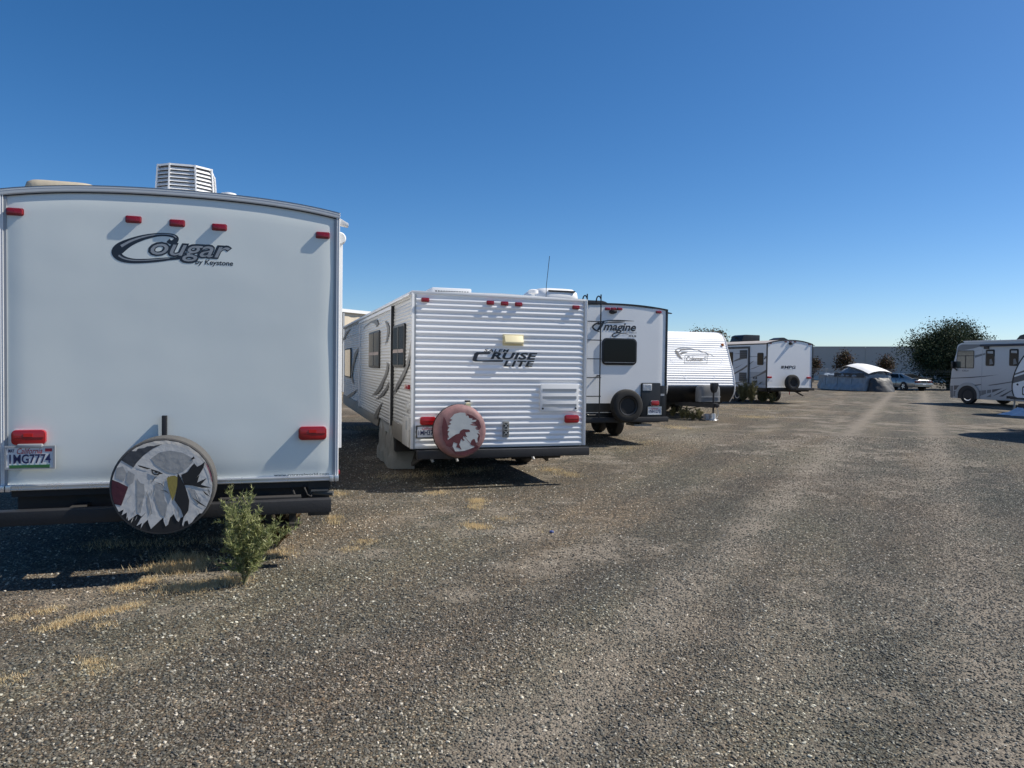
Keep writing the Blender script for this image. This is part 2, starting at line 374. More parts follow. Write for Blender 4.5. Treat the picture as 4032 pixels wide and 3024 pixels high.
def undercarriage(e, x=1.0, y0=.1, y1=7.5, z0=.38, z1=.62, n=7):
    for sx in (-x * .62, x * .62):
        MB().box(sx - .03, sx + .03, y0, y1, z0 + .02, z1).ob('frame_rail', CHASSIS, e)
    MB().box(-x, x, y0 - .06, y0 - .005, z0 + .06, z1 - .004).ob('rear_crossmember', CHASSIS, e)
    for k in range(n):
        yy = y0 + .8 + k * (y1 - y0 - 1) / n
        MB().box(-x * .97, x * .97, yy, yy + .04, z1 - .08, z1 - .003).ob('crossmember', CHASSIS, e)
def axles(e, ys, r=.34, w=.205, x=1.02, rim=None, covers=False):
    for yy in ys:
        MB().tube([(-x, yy, r), (x, yy, r)], .035, 8).ob('axle', CHASSIS, e)
        for s in (-1, 1): wheel(e, s * x, yy, r, w, s, rim)
def stab_jack(e, x, y, z=.42, s=1):
    b = MB(); b.obox((x, y, z), (x + .12 * s, y + .35, z - .16), .04, .05); b.obox((x + .12 * s, y + .35, z - .16), (x + .02 * s, y + .6, z - .02), .03, .04)
    b.tube([(x - .02, y - .05, z - .03), (x + .06 * s, y + .32, z - .14)], .012, 6); b.ob('stabiliser_jack', CHASSIS, e)

# ================================================================== trailer with the eagle tyre cover
R1 = Rig('travel_trailer', 'large smooth white travel trailer nearest the camera, eagle print on its spare tyre cover', 'trailer', (-2.614, 5.820), math.radians(17.29), ROW)
e = R1.e; LEN = 8.6
def arch1(x): return 2.966 - .060 * (x / 1.22) ** 2 - .032 * (x / 1.22) ** 4
xs = [-1.22 + 2.44 * k / 28 for k in range(29)]
top = [(x, arch1(x)) for x in xs]
# rear wall: skin with slight waviness and a soft roll at its edges
def wall1(x, z):
    ed = min(x + 1.2, 1.2 - x, arch1(x) - .045 - z, z - .70)
    return .012 * math.exp(-max(0, ed) / .045) - .004 + .0055 * noise.noise((x * 1.1, z * 1.5, 3)) + .0016 * noise.noise((x * 3.2, z * 4, 9)) + .0022 * noise.noise((x * 1.6, z * 3.0, 5)) * max(0, 1.3 - z)
b = MB(); rows = []
for j in range(31):
    row = []
    for k in range(33):
        x = -1.2 + 2.4 * k / 32; zt = arch1(x) - .045; z = .70 + (zt - .70) * j / 30
        row.append((x, wall1(x, z), z))
    rows.append(row)
b.strip(rows).ob('rear_wall', GEL, e, smooth=60)
b = MB(); b.prism([(x, z - .02) for x, z in top] + [(1.22, .66), (-1.22, .66)], .02, LEN).ob('body', GELW, e, smooth=30)
b = MB(); rows = [[(x * 1.004, y, arch1(x) + .006) for x in xs] for y in (-.012, .1, LEN + .02)]; b.strip(rows)
b.strip([[(x * 1.004, y, arch1(x) - .012) for x in xs] for y in (-.012, LEN + .02)]); b.ob('roof', TRIMW, e, fix=False, smooth=30)
# roof edge moulding over the rear wall
b = MB(); P = []
for x in xs: P.append([(x, -.009, arch1(x) + .004), (x, -.011, arch1(x) - .006), (x, -.011, arch1(x) - .036), (x, -.004, arch1(x) - .044), (x, .02, arch1(x) - .044), (x, .02, arch1(x) + .004)])
b.strip([p + [p[0]] for p in P]); rt = b.ob('roof_edge_moulding', mat('roof moulding', (.55, .57, .58), .4, var=.05), e, smooth=30)
b = MB(); b.strip([[(x, -.0065, arch1(x) - .045), (x, -.0050, arch1(x) - .053)] for x in xs]); b.ob('sealant_line', BLACKM, rt, smooth=0)
for s in (-1, 1):
    b = MB()
    b.box(s * 1.205 - .016, s * 1.205 + .016, -.004, .03, .655, arch1(1.2) - .006)
    b.box(s * 1.198 - .004, s * 1.198 + .004, -.0085, -.003, .66, arch1(1.2) - .03)
    b.box(s * 1.214 - .005, s * 1.214 + .005, -.0095, -.003, .66, arch1(1.2) - .03)
    b.ob('corner_trim', TRIMW, e, bevel=.002, seg=1)
    MB().box(s * 1.186 - .012, s * 1.186 + .012, -.0045, .02, .70, arch1(1.18) - .05).ob('corner_gasket', GREYTRIM, e)
b = MB(); b.box(-1.18, 1.18, -.022, .02, .655, .700); b.box(-1.18, 1.18, -.030, -.020, .684, .694); b.box(-1.18, 1.18, -.028, -.020, .660, .668); b.ob('bottom_trim', ALU, e, bevel=.002, seg=1)
for x in (-1.205, -1.165, 1.165, 1.205):
    MB().box(x - .017, x + .017, -.036, .0, .650, .698).ob('trim_end_cap', ALU, e, bevel=.004)
for (a, c) in (((22, 817), (90, 847)), ((494, 848), (554, 878)), ((668, 864), (725, 891)), ((835, 880), (891, 908)), ((1246, 912), (1296, 939))):
    x0, x1, z0, z1 = R1.rbox(a, c, -.02); cx = (x0 + x1) / 2; cz = (z0 + z1) / 2
    lens(e, cx - .053, cx + .053, cz - .024, cz + .024, .026)
for (a, c) in (((41, 1690), (182, 1755)), ((1176, 1678), (1285, 1734))):
    x0, x1, z0, z1 = R1.rbox(a, c, -.04); cx = (x0 + x1) / 2; cz = (z0 + z1) / 2
    o = lens(e, cx - .112, cx + .112, cz - .056, cz + .056, .046, REDL, name='tail_lamp')
    MB().box(cx - .10, cx + .10, -.0485, -.045, cz - .003, cz + .003).ob('lens_divider', RED, o)
    MB().box(cx - .03, cx + .03, -.050, -.045, cz + .005, cz + .03).ob('reflector', mat('reflector red', (.6, .02, .02), .1), o)
x0, x1, z0, z1 = R1.rbox((33, 1764), (203, 1838), -.055); cx = (x0 + x1) / 2; cz = (z0 + z1) / 2
pl = plate(R1, cx - .152, cx + .152, cz - .076, cz + .076, -.05, '1MG7774', e)
MB().box(cx - .08, cx + .08, -.07, -.02, cz + .076, cz + .10).ob('plate_light', GREYTRIM, pl, bevel=.004)
MB().box(cx - .10, cx - .03, -.052, -.004, cz - .06, cz + .07).ob('plate_bracket', GREYTRIM, pl)
# lettering
z7 = zm(400, 880, 3.95); yl = -.0105
def cpt(x, y, w, yy=yl):
    a = R1.rear(z7(x, y), yy); return (a[0], a[1], w / 3.95 * 5.95 / 2912)
swoosh = [(1030, 262, 70), (1075, 292, 60), (1140, 275, 74), (1160, 225, 66), (1110, 190, 58), (1000, 172, 50), (850, 176, 56), (650, 215, 78), (450, 285, 110), (300, 370, 150), (238, 440, 148), (262, 505, 120), (350, 555, 92), (500, 582, 70), (700, 580, 62), (900, 564, 58), (1060, 548, 44), (1240, 540, 30)]
lg = ribbon([cpt(*p) for p in swoosh], yl, DECAL, e, 'emblem_swoosh', 8)
ribbon([cpt(x, y - w * .12, w * .26, yl - .0012) for x, y, w in swoosh[3:10]], yl - .0012, SILVERD, lg, 'swoosh_highlight', 8)
ribbon([cpt(x, y - 10, w * .22, yl - .0012) for x, y, w in swoosh[11:17]], yl - .0012, SILVERD, lg, 'swoosh_highlight', 8)
def px_text(R, s, a, c, y, m, parent, **kw):        # a = lower-left pixel, c = upper-right pixel
    (xa, za), (xb, zb) = R.rear(a, y), R.rear(c, y); return lettering(s, xa, xb, za, zb, y, m, parent, **kw)
px_text(R1, 'ougar', z7(722, 590), z7(2030, 345), yl - .0004, DECAL, lg, shear=.32, bold=.050, space=.94)
px_text(R1, 'ougar', z7(760, 560), z7(2000, 372), yl - .0018, SILVERD, lg, shear=.32, bold=.004, space=.98)
px_text(R1, 'by Keystone', z7(1455, 655), z7(2045, 582), yl, DECAL, lg, shear=.2, bold=.02)
z4b = zm(700, 1600, 2.37)
px_text(R1, 'www.rvtravelworld.com', z4b(897, 656), z4b(1408, 620), yl, DECAL, lg, bold=.004)
for o_ in [lg] + list(lg.children):          # stickers lie on the skin
    for v in o_.data.vertices: v.co.y = wall1(v.co.x, v.co.z) - .0011 + (v.co.y - yl) * .5
# spare tyre with printed cover
ty, tb, tz, tx, tr = -.455, -.235, .722, -.058, .345
prof = [(tb, tr * .6), (tb + .02, tr * .97), (tb - .02, tr * 1.03), (ty + .03, tr * 1.028), (ty + .006, tr * 1.02), (ty, tr * .985)]
tc_ = MB().lathe([(a, r) for a, r in prof], 'y', (tx, 0, tz), 56)
tc_ = tc_.ob('spare_tyre_cover', COVERGREY, e, smooth=40)
CB = mat('cover print black', (.012, .012, .014), .6, var=.4); CW = mat('cover print white', (.60, .585, .56), .7, var=.12, vscale=14, bump=.18, bscale=16)
CG = mat('cover print grey', (.34, .34, .335), .7, var=.16, vscale=16, bump=.18, bscale=16); CN = mat('cover print slate', (.05, .055, .065), .7, var=.3, vscale=20, bump=.2, bscale=18)
CM = mat('cover print maroon', (.06, .010, .022), .7, var=.15, bump=.2, bscale=14); CY = mat('cover print beak', (.30, .24, .06), .65, var=.35, vscale=30, stretch=(8, 1, 1))
CC = mat('cover print cream', (.66, .61, .54), .7, var=.12, vscale=16, bump=.25, bscale=18); CP = mat('cover print pink', (.36, .13, .17), .7, var=.3, vscale=40)
ze = zm(380, 1680, 3.456)
def eagle(pts, lay, m, name):
    y = ty - .0025 - .0016 * lay; out = []
    for p in pts:
        x, z = R1.rear(ze(*p), y); d = Vector((x - tx, z - tz))
        if d.length > tr * .975: d = d.normalized() * tr * .975
        out.append((tx + d.x, tz + d.y))
    return MB().flat(out, y).ob(name, m, tc_, smooth=0)
MB().flat([(tx + tr * .985 * math.cos(t), tz + tr * .985 * math.sin(t)) for t in [2 * math.pi * k / 56 for k in range(56)]], ty - .001).ob('cover_face', CB, tc_, smooth=0)
eagle([(335, 455), (430, 345), (530, 280), (640, 230), (800, 190), (950, 175), (1120, 195), (1260, 260), (1390, 360), (1480, 460), (1540, 560), (1590, 690), (1605, 800), (1590, 900), (1300, 800), (900, 500), (500, 555)], 0, CC, 'print_background')
eagle([(500, 555), (540, 490), (600, 420), (700, 335), (820, 272), (900, 240), (1010, 235), (1130, 260), (1250, 310), (1350, 390), (1440, 470), (1500, 560), (1540, 660), (1575, 790), (1585, 870), (1560, 990), (1500, 1110), (1450, 1190), (1400, 1180), (1350, 1230), (1300, 1300), (1262, 1340), (1240, 1275), (1200, 1290), (1178, 1360), (1165, 1330), (1190, 1220), (1145, 1240), (1118, 1297), (1088, 1270), (1050, 1190), (1000, 1240), (975, 1330), (940, 1357), (915, 1290), (908, 1235), (850, 1290), (775, 1360), (740, 1392), (705, 1300), (700, 1265), (640, 1320), (600, 1387), (618, 1310), (543, 1352), (600, 1250), (685, 1158), (612, 1222), (560, 1190), (500, 1230), (430, 1282), (420, 1222), (405, 1262), (415, 1165), (372, 1190), (330, 1215), (372, 1125), (300, 1160), (240, 1060), (335, 1075), (430, 820), (205, 720), (225, 620), (270, 540), (335, 455)], 1, CW, 'print_head')
eagle([(335, 457), (400, 375), (470, 330), (540, 335), (560, 300), (650, 290), (690, 268), (780, 262), (890, 238), (760, 302), (640, 392), (545, 492), (502, 557)], 2, CN, 'print_flag_field')
eagle([(196, 725), (300, 755), (430, 822), (380, 960), (336, 1077), (240, 1042), (200, 900), (186, 800)], 2, CM, 'print_flag_stripe')
eagle([(745, 430), (860, 350), (1000, 325), (1170, 355), (1290, 420), (1315, 470), (1260, 540), (1180, 605), (1080, 640), (960, 620), (880, 570), (800, 520)], 2, CG, 'print_brow')
eagle([(1150, 655), (1240, 615), (1290, 540), (1330, 500), (1370, 545), (1420, 520), (1475, 478), (1455, 560), (1400, 650), (1330, 720), (1260, 765), (1195, 795), (1170, 720)], 3, CB, 'print_eye_patch')
eagle([(1105, 630), (1150, 700), (1200, 800), (1235, 900), (1262, 1010), (1250, 1140), (1185, 1235), (1150, 1130), (1060, 1000), (1085, 880), (1095, 720)], 3, CB, 'print_cheek_shadow')
eagle([(955, 700), (1000, 675), (1060, 665), (1102, 685), (1098, 800), (1072, 920), (1035, 1007), (1005, 930), (972, 810)], 4, CY, 'print_beak')
eagle([(742, 575), (790, 590), (850, 610), (905, 642), (860, 645), (835, 662), (790, 662), (755, 635)], 4, CB, 'print_eye')
eagle([(765, 600), (800, 608), (848, 628), (820, 648), (785, 648), (765, 625)], 5, CG, 'print_iris')
eagle([(790, 600), (835, 606), (842, 624), (812, 632), (792, 618)], 6, CB, 'print_pupil')
for q in ([(545, 700), (600, 770), (648, 780), (655, 900), (620, 1060), (600, 1175), (553, 1170), (547, 900)], [(690, 900), (720, 980), (745, 1090), (758, 1185), (722, 1195), (692, 1060)],
          [(790, 775), (850, 770), (905, 820), (930, 1000), (965, 1050), (935, 1240), (880, 1200), (835, 1110), (792, 980)], [(430, 600), (520, 650), (500, 760), (440, 800), (400, 740)],
          [(1250, 820), (1340, 870), (1420, 1010), (1380, 1060), (1290, 940)], [(270, 560), (360, 540), (410, 640), (370, 740), (260, 700)]):
    eagle(q, 2, CG, 'print_feather_shade')
for q in ([(1480, 485), (1535, 540), (1585, 640), (1608, 750), (1568, 748), (1540, 640)],): eagle(q, 3, CP, 'print_pink_stripe')
for q in ([(560, 520), (700, 560), (745, 570), (690, 578), (580, 545)], [(850, 655), (800, 690), (770, 740), (735, 780), (765, 735), (795, 685)], [(775, 745), (880, 775), (945, 850), (880, 785)], [(860, 862), (940, 870), (995, 915), (930, 878)], [(965, 690), (980, 672), (985, 688)], [(1285, 440), (1320, 405), (1338, 430), (1300, 450)],
          [(1180, 790), (1290, 745), (1400, 660), (1370, 760), (1500, 700), (1420, 790), (1560, 830), (1430, 830), (1300, 800)], [(1300, 960), (1480, 1080), (1500, 1100), (1400, 1050)], [(1440, 860), (1560, 960), (1480, 920)]):
    eagle(q, 3, CB, 'print_feather_line')
rnd = random.Random(5)
for _ in range(70):                       # fine printed feather strokes
    x_, y_ = rnd.uniform(330, 1560), rnd.uniform(640, 1230)
    if 930 < x_ < 1130 and y_ < 1020 or 690 < x_ < 920 and y_ < 690: continue
    lean = (x_ - 950) / 900; ln = rnd.uniform(50, 150); w_ = rnd.uniform(4, 11)
    if x_ > 1180 and y_ < 800 or x_ < 440: continue
    eagle([(x_, y_), (x_ + lean * ln * .5 + w_, y_ + ln * .5), (x_ + lean * ln, y_ + ln), (x_ + lean * ln * .5 - w_ * .3, y_ + ln * .5)], 2.5, rnd.choice((CG, CG, CC, CN if x_ > 1180 else CG)), 'print_feather')
MB().lathe([(tb + .01, .02), (tb + .012, .28), (tb - .09, .28)], 'y', (tx, 0, tz), 28).ob('spare_tyre', RUBBER, e)
x0, x1, z0, z1 = R1.rbox((638, 1636), (658, 1740), -.03)
b = MB().box(x0, x1, -.05, -.014, z0 - .3, z1); b.box((x0 + x1) / 2 - .02, (x0 + x1) / 2 + .02, -.24, -.05, .72, .78); b.ob('tyre_carrier', BLACKM, e, bevel=.004)
# bumper and underside
b = MB(); b.box(-1.20, 1.15, -.26, -.155, .438, .542); bm_o = b.ob('bumper', BLACKM, e, bevel=.008)
for x in (-.7, .62): MB().box(x - .05, x + .05, -.16, .1, .455, .53).ob('bumper_bracket', CHASSIS, e)
MB().box(.30, .92, -.15, -.06, .535, .556).ob('bumper_tray', CHASSIS, e, bevel=.004)
MB().tube([(.84, .05, .60), (.86, -.02, .58), (.87, -.07, .555)], .008, 6).ob('hose', CHASSIS, e)
MB().tube([(.95, .1, .62), (.95, -.03, .60), (.97, -.05, .55), (1.0, -.03, .53), (1.03, .03, .60)], .007, 6).ob('cable', CHASSIS, e)
b = MB(); b.tube([(1.0, .04, .555), (1.18, -.02, .548)], .022, 10); b.box(1.0, 1.14, -.03, .05, .57, .582); b.ob('drain_pipe', mat('grey steel', (.09, .09, .085), .6, var=.3), e)
undercarriage(e, 1.14, .16, 8, .36, .65)
MB().box(-1.16, 1.16, .03, 8.3, .60, .655).ob('belly_pan', BLACKM, e)
MB().box(.98, 1.15, .02, .09, .36, .655).ob('frame_end_plate', BLACK, e)
for x in (.66, .86): MB().box(x - .03, x + .03, .35, .42, .24, .45).ob('stabiliser_leg', CHASSIS, e)
MB().box(.6, .92, .28, .5, .225, .245).ob('stabiliser_foot', CHASSIS, e)
axles(e, (3.0, 3.9))
# roof fittings
def rz(px, py, y): return R1.rear((px, py), y)
y = .35; (xa, _), (xb, _) = rz(81, 731, y), rz(384, 731, y); zc = rz(230, 710, y)[1]
b = MB(); cxx = (xa + xb) / 2; w = (xb - xa) / 2
rows = []
for t, s_ in ((0, 1.0), (.6, .985), (.85, .95), (.97, .86), (1., .6), (1.0, .0)):
    rows.append([(cxx + w * s_ * q[0], y + .26 + .3 * s_ * q[1], 2.91 + (zc - 2.91) * t) for q in [(math.copysign(abs(math.cos(a)) ** .4, math.cos(a)), math.copysign(abs(math.sin(a)) ** .4, math.sin(a))) for a in [2 * math.pi * k / 32 for k in range(33)]]])
b.strip(rows); b.ob('roof_vent_lid', BEIGE, e, smooth=50)
# louvred box
y = .42
(xl, _), (xr, _) = rz(603, 747, y), rz(841, 763, y); zt = rz(664, 641, y)[1]; zb = 2.93
cxv = (xl + xr) / 2; hw = (xr - xl) / 2; ht = hw * .90; dv = .50
def ring(z):
    k = (z - zb) / (zt - zb); q = hw + (ht - hw) * k; c = q * .46
    return [(cxv - q, y + c * .8), (cxv - q + c * 1.05, y), (cxv + q - c * 1.25, y), (cxv + q, y + c * 1.0), (cxv + q, y + dv - .1), (cxv + q - .1, y + dv), (cxv - q + .1, y + dv), (cxv - q, y + dv - .1)]
b = MB()
core = [[(cxv + (px_ - cxv) * .90, y + dv / 2 + (py_ - y - dv / 2) * .90, z) for px_, py_ in ring(z)] for z in (zb, zt - .005)]
b.strip([r + [r[0]] for r in core]); vb = b.ob('roof_vent_housing', mat('vent dark inside', (.10, .10, .105), .8), e, smooth=0)
b = MB(); r = [(px_, py_, zt) for px_, py_ in ring(zt)]; r2 = [(px_, py_, zt - .016) for px_, py_ in ring(zt)]; b.strip([r2 + [r2[0]], r + [r[0]]]); b.add(r, [tuple(range(8))]); b.ob('vent_cap', VENTW, vb, smooth=0)
for k in range(8):
    b = MB(); a0 = Vector((*ring(zb)[k], zb)); a1 = Vector((*ring(zt)[k], zt)); b.obox(a0, a1, .012, .012); b.ob('vent_post', VENTW, vb)
for j in range(10):
    za = zb + .012 + (zt - zb - .03) * j / 10; zc_ = za + .022
    o_, i_ = ring(za), ring(zc_)
    b = MB(); out = [(*p, za) for p in o_]; inn = [(cxv + (p[0] - cxv) * .93, y + dv / 2 + (p[1] - y - dv / 2) * .93, zc_) for p in i_]
    out2 = [(p[0], p[1], p[2] - .003) for p in out]
    b.strip([out2 + [out2[0]], out + [out[0]], inn + [inn[0]]]); b.ob('louvre_slat', VENTW, vb, smooth=0)
x_, z_ = rz(901, 772, .35)
MB().lathe([(2.93, .05), (z_ - .01, .05), (z_ - .005, .062), (z_ + .018, .06), (z_ + .026, .03), (z_ + .026, .001)], 'z', (x_, .35, 0), 24).ob('plumbing_vent_cap', VENTW, e)
# awning and gutter on the right side
b = MB(); pts = [R1.rear(p, .06) for p in ((1333, 858), (1335, 885), (1372, 893), (1371, 881))]
b.prism(pts, .04, .12).ob('gutter_spout', TRIMW, e, bevel=.003)
xa, za = R1.rear((1336, 941), .25)
arm = MB().box(1.226, 1.262, .22, .27, .9, za).ob('awning_arm', TRIMW, e, bevel=.004)
MB().lathe([(.20, .001), (.20, .045), (.215, .055), (.26, .055), (.27, .046), (4.8, .046)], 'y', (xa - .0, 0, za), 24).ob('awning_roller', TRIMW, e)
x0, x1, z0, z1 = R1.sbox((1331, 1843), (1337, 1868), 1.235)
MB().box(1.22, 1.24, .06, .14, z0, z1).ob('side_marker_lamp', RED, e, bevel=.004)

# ================================================================== trailer with ribbed siding and the dinosaur tyre cover
R2 = Rig('travel_trailer', 'white travel trailer with ribbed metal siding and a pink dinosaur spare tyre cover', 'trailer', (-.141, 9.969), math.radians(17.53), ROW)
e = R2.e; LEN = 10.6; W2 = 1.22; Z0, Z1 = .525, 2.50
MB().box(-1.195, 1.195, .02, LEN, Z0, 2.565).ob('body', GREYTRIM, e)
seams = [Z0, .80, 1.10, 1.40, 1.70, 2.00, 2.30, Z1]
for i in range(len(seams) - 1):
    n_ = round((seams[i + 1] - seams[i]) / .075); pr = corrugate(seams[i], seams[i + 1], .075, .011)
    rows = []
    for z, d in pr:
        lap = .004 * (1 - (z - seams[i]) / (seams[i + 1] - seams[i]))
        rows.append([(x, -d - lap - .001 + .0015 * noise.noise((x * 1.7, z * 5, i)), z) for x in [-1.2 + 2.4 * k / 10 for k in range(11)]])
    MB().strip(rows).ob('siding_panel', SIDING, e, smooth=50)
MB().box(-1.21, 1.21, -.004, .03, Z1, 2.545).ob('fascia_panel', SIDING, e)
b = MB(); b.prism([(-1.23, 2.545), (1.23, 2.528), (1.23, 2.556), (-1.23, 2.580)], -.018, .03); b.ob('roof_edge_moulding', TRIMW, e, bevel=.003)
MB().prism([(-1.235, 2.558), (1.235, 2.540), (1.235, 2.552), (0, 2.592), (-1.235, 2.576)], .012, LEN).ob('roof', TRIMW, e)
for s in (-1, 1):
    b = MB(); b.box(s * 1.213 - .017, s * 1.213 + .017, -.017, .02, Z0, 2.55); b.box(s * 1.224 - .006, s * 1.224 + .006, -.020, .035, Z0, 2.55); b.ob('corner_trim', TRIMW, e, bevel=.003)
for s in (-1, 1): MB().box(s * 1.185 - .012, s * 1.185 + .012, -.016, .0, Z0, 2.53).ob('corner_gasket', GREYTRIM, e)
# left side wall
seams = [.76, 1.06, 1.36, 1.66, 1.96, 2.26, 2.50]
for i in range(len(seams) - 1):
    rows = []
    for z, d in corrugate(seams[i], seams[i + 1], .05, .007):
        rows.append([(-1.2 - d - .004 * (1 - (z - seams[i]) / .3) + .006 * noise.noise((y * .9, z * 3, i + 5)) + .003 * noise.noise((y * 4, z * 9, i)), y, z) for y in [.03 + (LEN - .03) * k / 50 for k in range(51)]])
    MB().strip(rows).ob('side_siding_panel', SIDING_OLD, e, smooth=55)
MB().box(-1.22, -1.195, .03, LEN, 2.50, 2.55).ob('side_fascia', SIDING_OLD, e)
gut = MB().box(-1.262, -1.218, .02, LEN, 2.520, 2.550).ob('gutter', TRIMW, e, bevel=.004)
z5s = zm(1300, 1100, 2.075)
skm = mat('taupe skirt metal', (.24, .22, .19), .5, var=.1, vscale=2)
for a, c in ((.04, 1.62), (3.42, LEN)): MB().box(-1.222, -1.19, a, c, Z0, .765).ob('side_skirt', skm, e, bevel=.004)
b = MB(); arc = [(1.62 + (1.8) * k / 12, .53 + .22 * math.sin(math.pi * k / 12) ** .4) for k in range(13)]
b.prism(arc + [(3.42, .765), (1.62, .765)], -1.224, -1.19, 'x').ob('wheel_arch', skm, e)
MB().box(-1.18, -.7, 1.6, 3.45, .30, .76).ob('wheel_well', BLACKM, e)
# slide-out, windows
y0, y1, z0, z1 = R2.sbox(z5s(250, 1085), z5s(503, 240), -1.235)
y0 = R2.side(z5s(502, 700), -1.235)[0]; y1 = R2.side(z5s(240, 700), -1.235)[0]; zt = R2.side(z5s(505, 245), -1.235)[1]; zb = R2.side(z5s(495, 1180), -1.235)[1]
so = MB(); rows = []
for z, d in corrugate(zb, zt, .05, .007): rows.append([(-1.232 - d + .005 * noise.noise((y * 1.1, z * 4, 21)), y, z) for y in [y0 + (y1 - y0) * k / 24 for k in range(25)]])
so.strip(rows); so.add([(-1.232, y0, zb), (-1.232, y0, zt), (-1.19, y0, zt), (-1.19, y0, zb)], [(0, 1, 2, 3)]); so.add([(-1.232, y1, zb), (-1.232, y1, zt), (-1.19, y1, zt), (-1.19, y1, zb)], [(0, 1, 2, 3)]); so.add([(-1.238, y0, zb), (-1.238, y1, zb), (-1.19, y1, zb), (-1.19, y0, zb)], [(0, 1, 2, 3)])
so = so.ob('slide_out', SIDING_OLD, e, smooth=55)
MB().box(-1.250, -1.20, y0 - .028, y0 + .004, zb - .02, zt + .05).ob('slide_out_seal', BLACKM, so)
MB().box(-1.254, -1.20, y0 + .006, y0 + .05, zb - .02, zt + .03).ob('slide_out_flange', TRIMW, so); MB().box(-1.254, -1.20, y1 - .045, y1 + .01, zb - .02, zt + .03).ob('slide_out_flange', TRIMW, so)
MB().box(-1.256, -1.20, y0 - .02, y1 + .02, zt + .002, zt + .05).ob('slide_out_flange', TRIMW, so)
def side_window(R, a, c, x, parent, slide=True, fr=BLACK):
    y0, y1, z0, z1 = R.sbox(a, c, x)
    w = MB().prism(rrect(y0, y1, z0, z1, .07), x - .012, x + .012, 'x').ob('window', fr, parent, bevel=.005)
    MB().prism(rrect(y0 + .035, y1 - .035, z0 + .035, z1 - .035, .05), x - .0155, x - .006, 'x').ob('pane', GLASS, w)
    if slide: MB().box(x - .019, x - .006, (y0 + y1) / 2 - .025, (y0 + y1) / 2 + .02, z0 + .03, z1 - .03).ob('mullion', fr, w)
    MB().box(x - .0185, x - .006, y0 + .05, y1 - .05, (z0 + z1) / 2 - .10, (z0 + z1) / 2 - .05).ob('blind', mat('curtain band', (.30, .24, .22), .6, var=.2), w) if slide else None
    return w
side_window(R2, z5s(517, 715), z5s(612, 355), -1.222, e)
side_window(R2, z5s(318, 718), z5s(406, 412), -1.250, e)
side_window(R2, z5s(123, 795), z5s(170, 560), -1.222, e, slide=False)
for x, q in ((-1.2505, [(262, 412), (290, 375), (330, 345), (378, 325), (385, 340), (395, 365), (378, 390), (366, 362), (330, 352), (290, 385)]), (-1.2505, [(445, 338), (465, 350), (482, 390), (480, 440), (465, 500), (445, 545), (458, 480), (465, 420), (458, 375)]),
             (-1.2505, [(460, 672), (478, 700), (470, 760), (440, 830), (420, 890), (390, 930), (335, 952), (375, 910), (410, 850), (440, 790), (458, 730)]), (-1.2505, [(485, 820), (470, 890), (430, 950), (365, 988), (410, 940), (450, 890)]),
             (-1.224, [(662, 480), (660, 600), (640, 700), (600, 800), (550, 890), (510, 948), (540, 860), (580, 780), (620, 700), (645, 590)]), (-1.2505, [(428, 998), (405, 1060), (380, 1135), (350, 1130), (370, 1080), (400, 1030)]),
             (-1.224, [(238, 545), (215, 620), (190, 700), (178, 790), (192, 850), (182, 848), (168, 790), (178, 700), (200, 600)]), (-1.224, [(225, 895), (190, 940), (145, 972), (120, 968), (160, 935), (200, 910)]),
             (-1.224, [(170, 395), (140, 440), (110, 500), (100, 540), (102, 490), (130, 430)]), (-1.224, [(228, 985), (205, 1020), (180, 1055), (190, 1010)])):
    MB().flat([R2.side(z5s(*p), x) for p in q], x, 'x').ob('side_decal', DECALG, e, smooth=0)
y0, y1, z0, z1 = R2.sbox(z5s(620, 893), z5s(650, 862), -1.22); MB().box(-1.245, -1.205, y0, y1, z0, z1).ob('side_marker_lamp', RED, e, bevel=.006)
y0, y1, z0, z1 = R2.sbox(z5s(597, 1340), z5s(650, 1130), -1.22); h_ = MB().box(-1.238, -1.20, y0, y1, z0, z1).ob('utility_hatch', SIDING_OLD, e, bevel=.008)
MB().box(-1.241, -1.236, y0 + .10, y0 + .2, z1 - .17, z1 - .05).ob('hatch_vent', GREYTRIM, h_)
y0, y1, z0, z1 = R2.sbox(z5s(620, 1085), z5s(638, 1005), -1.22); MB().lathe([(-1.235, .001), (-1.235, .07), (-1.2, .08)], 'x', (0, (y0 + y1) / 2, (z0 + z1) / 2), 20).ob('cable_hatch', SIDING_OLD, e)
# rear lamps etc.
za, zb7 = zm(1600, 1100, 3.072), zm(1600, 1500, 3.072)
for a, c in (((183, 272), (280, 222)), ((975, 306), (1063, 258)), ((1148, 315), (1237, 267)), ((1318, 325), (1405, 278)), ((2014, 360), (2097, 315))):
    x0, x1, z0, z1 = R2.rbox(za(*a), za(*c), -.03); cx = (x0 + x1) / 2; cz = (z0 + z1) / 2
    lens(e, cx - .048, cx + .048, cz - .024, cz + .024, .030, y=-.012)
for a, c in (((157, 545), (370, 425)), ((1912, 510), (2095, 410))):
    x0, x1, z0, z1 = R2.rbox(zb7(*a), zb7(*c), -.05); cx = (x0 + x1) / 2; cz = (z0 + z1) / 2
    o = lens(e, cx - .105, cx + .105, cz - .055, cz + .055, .045, REDL, y=-.012, name='tail_lamp')
    MB().box(cx - .095, cx + .095, -.0595, -.056, cz - .003, cz + .003).ob('lens_divider', RED, o)
x0, x1, z0, z1 = R2.rbox(zb7(128, 685), zb7(340, 550), -.05); plate(R2, x0, x0 + .295, z0, z0 + .145, -.05, '1MH3782', e, 'plain', BLACK)
x0, x1, z0, z1 = R2.rbox(za(1165, 800), za(1420, 668), -.02)
vb = MB().box(x0, x1, -.022, -.01, z0, z1).ob('range_vent', CREAM, e, bevel=.006)
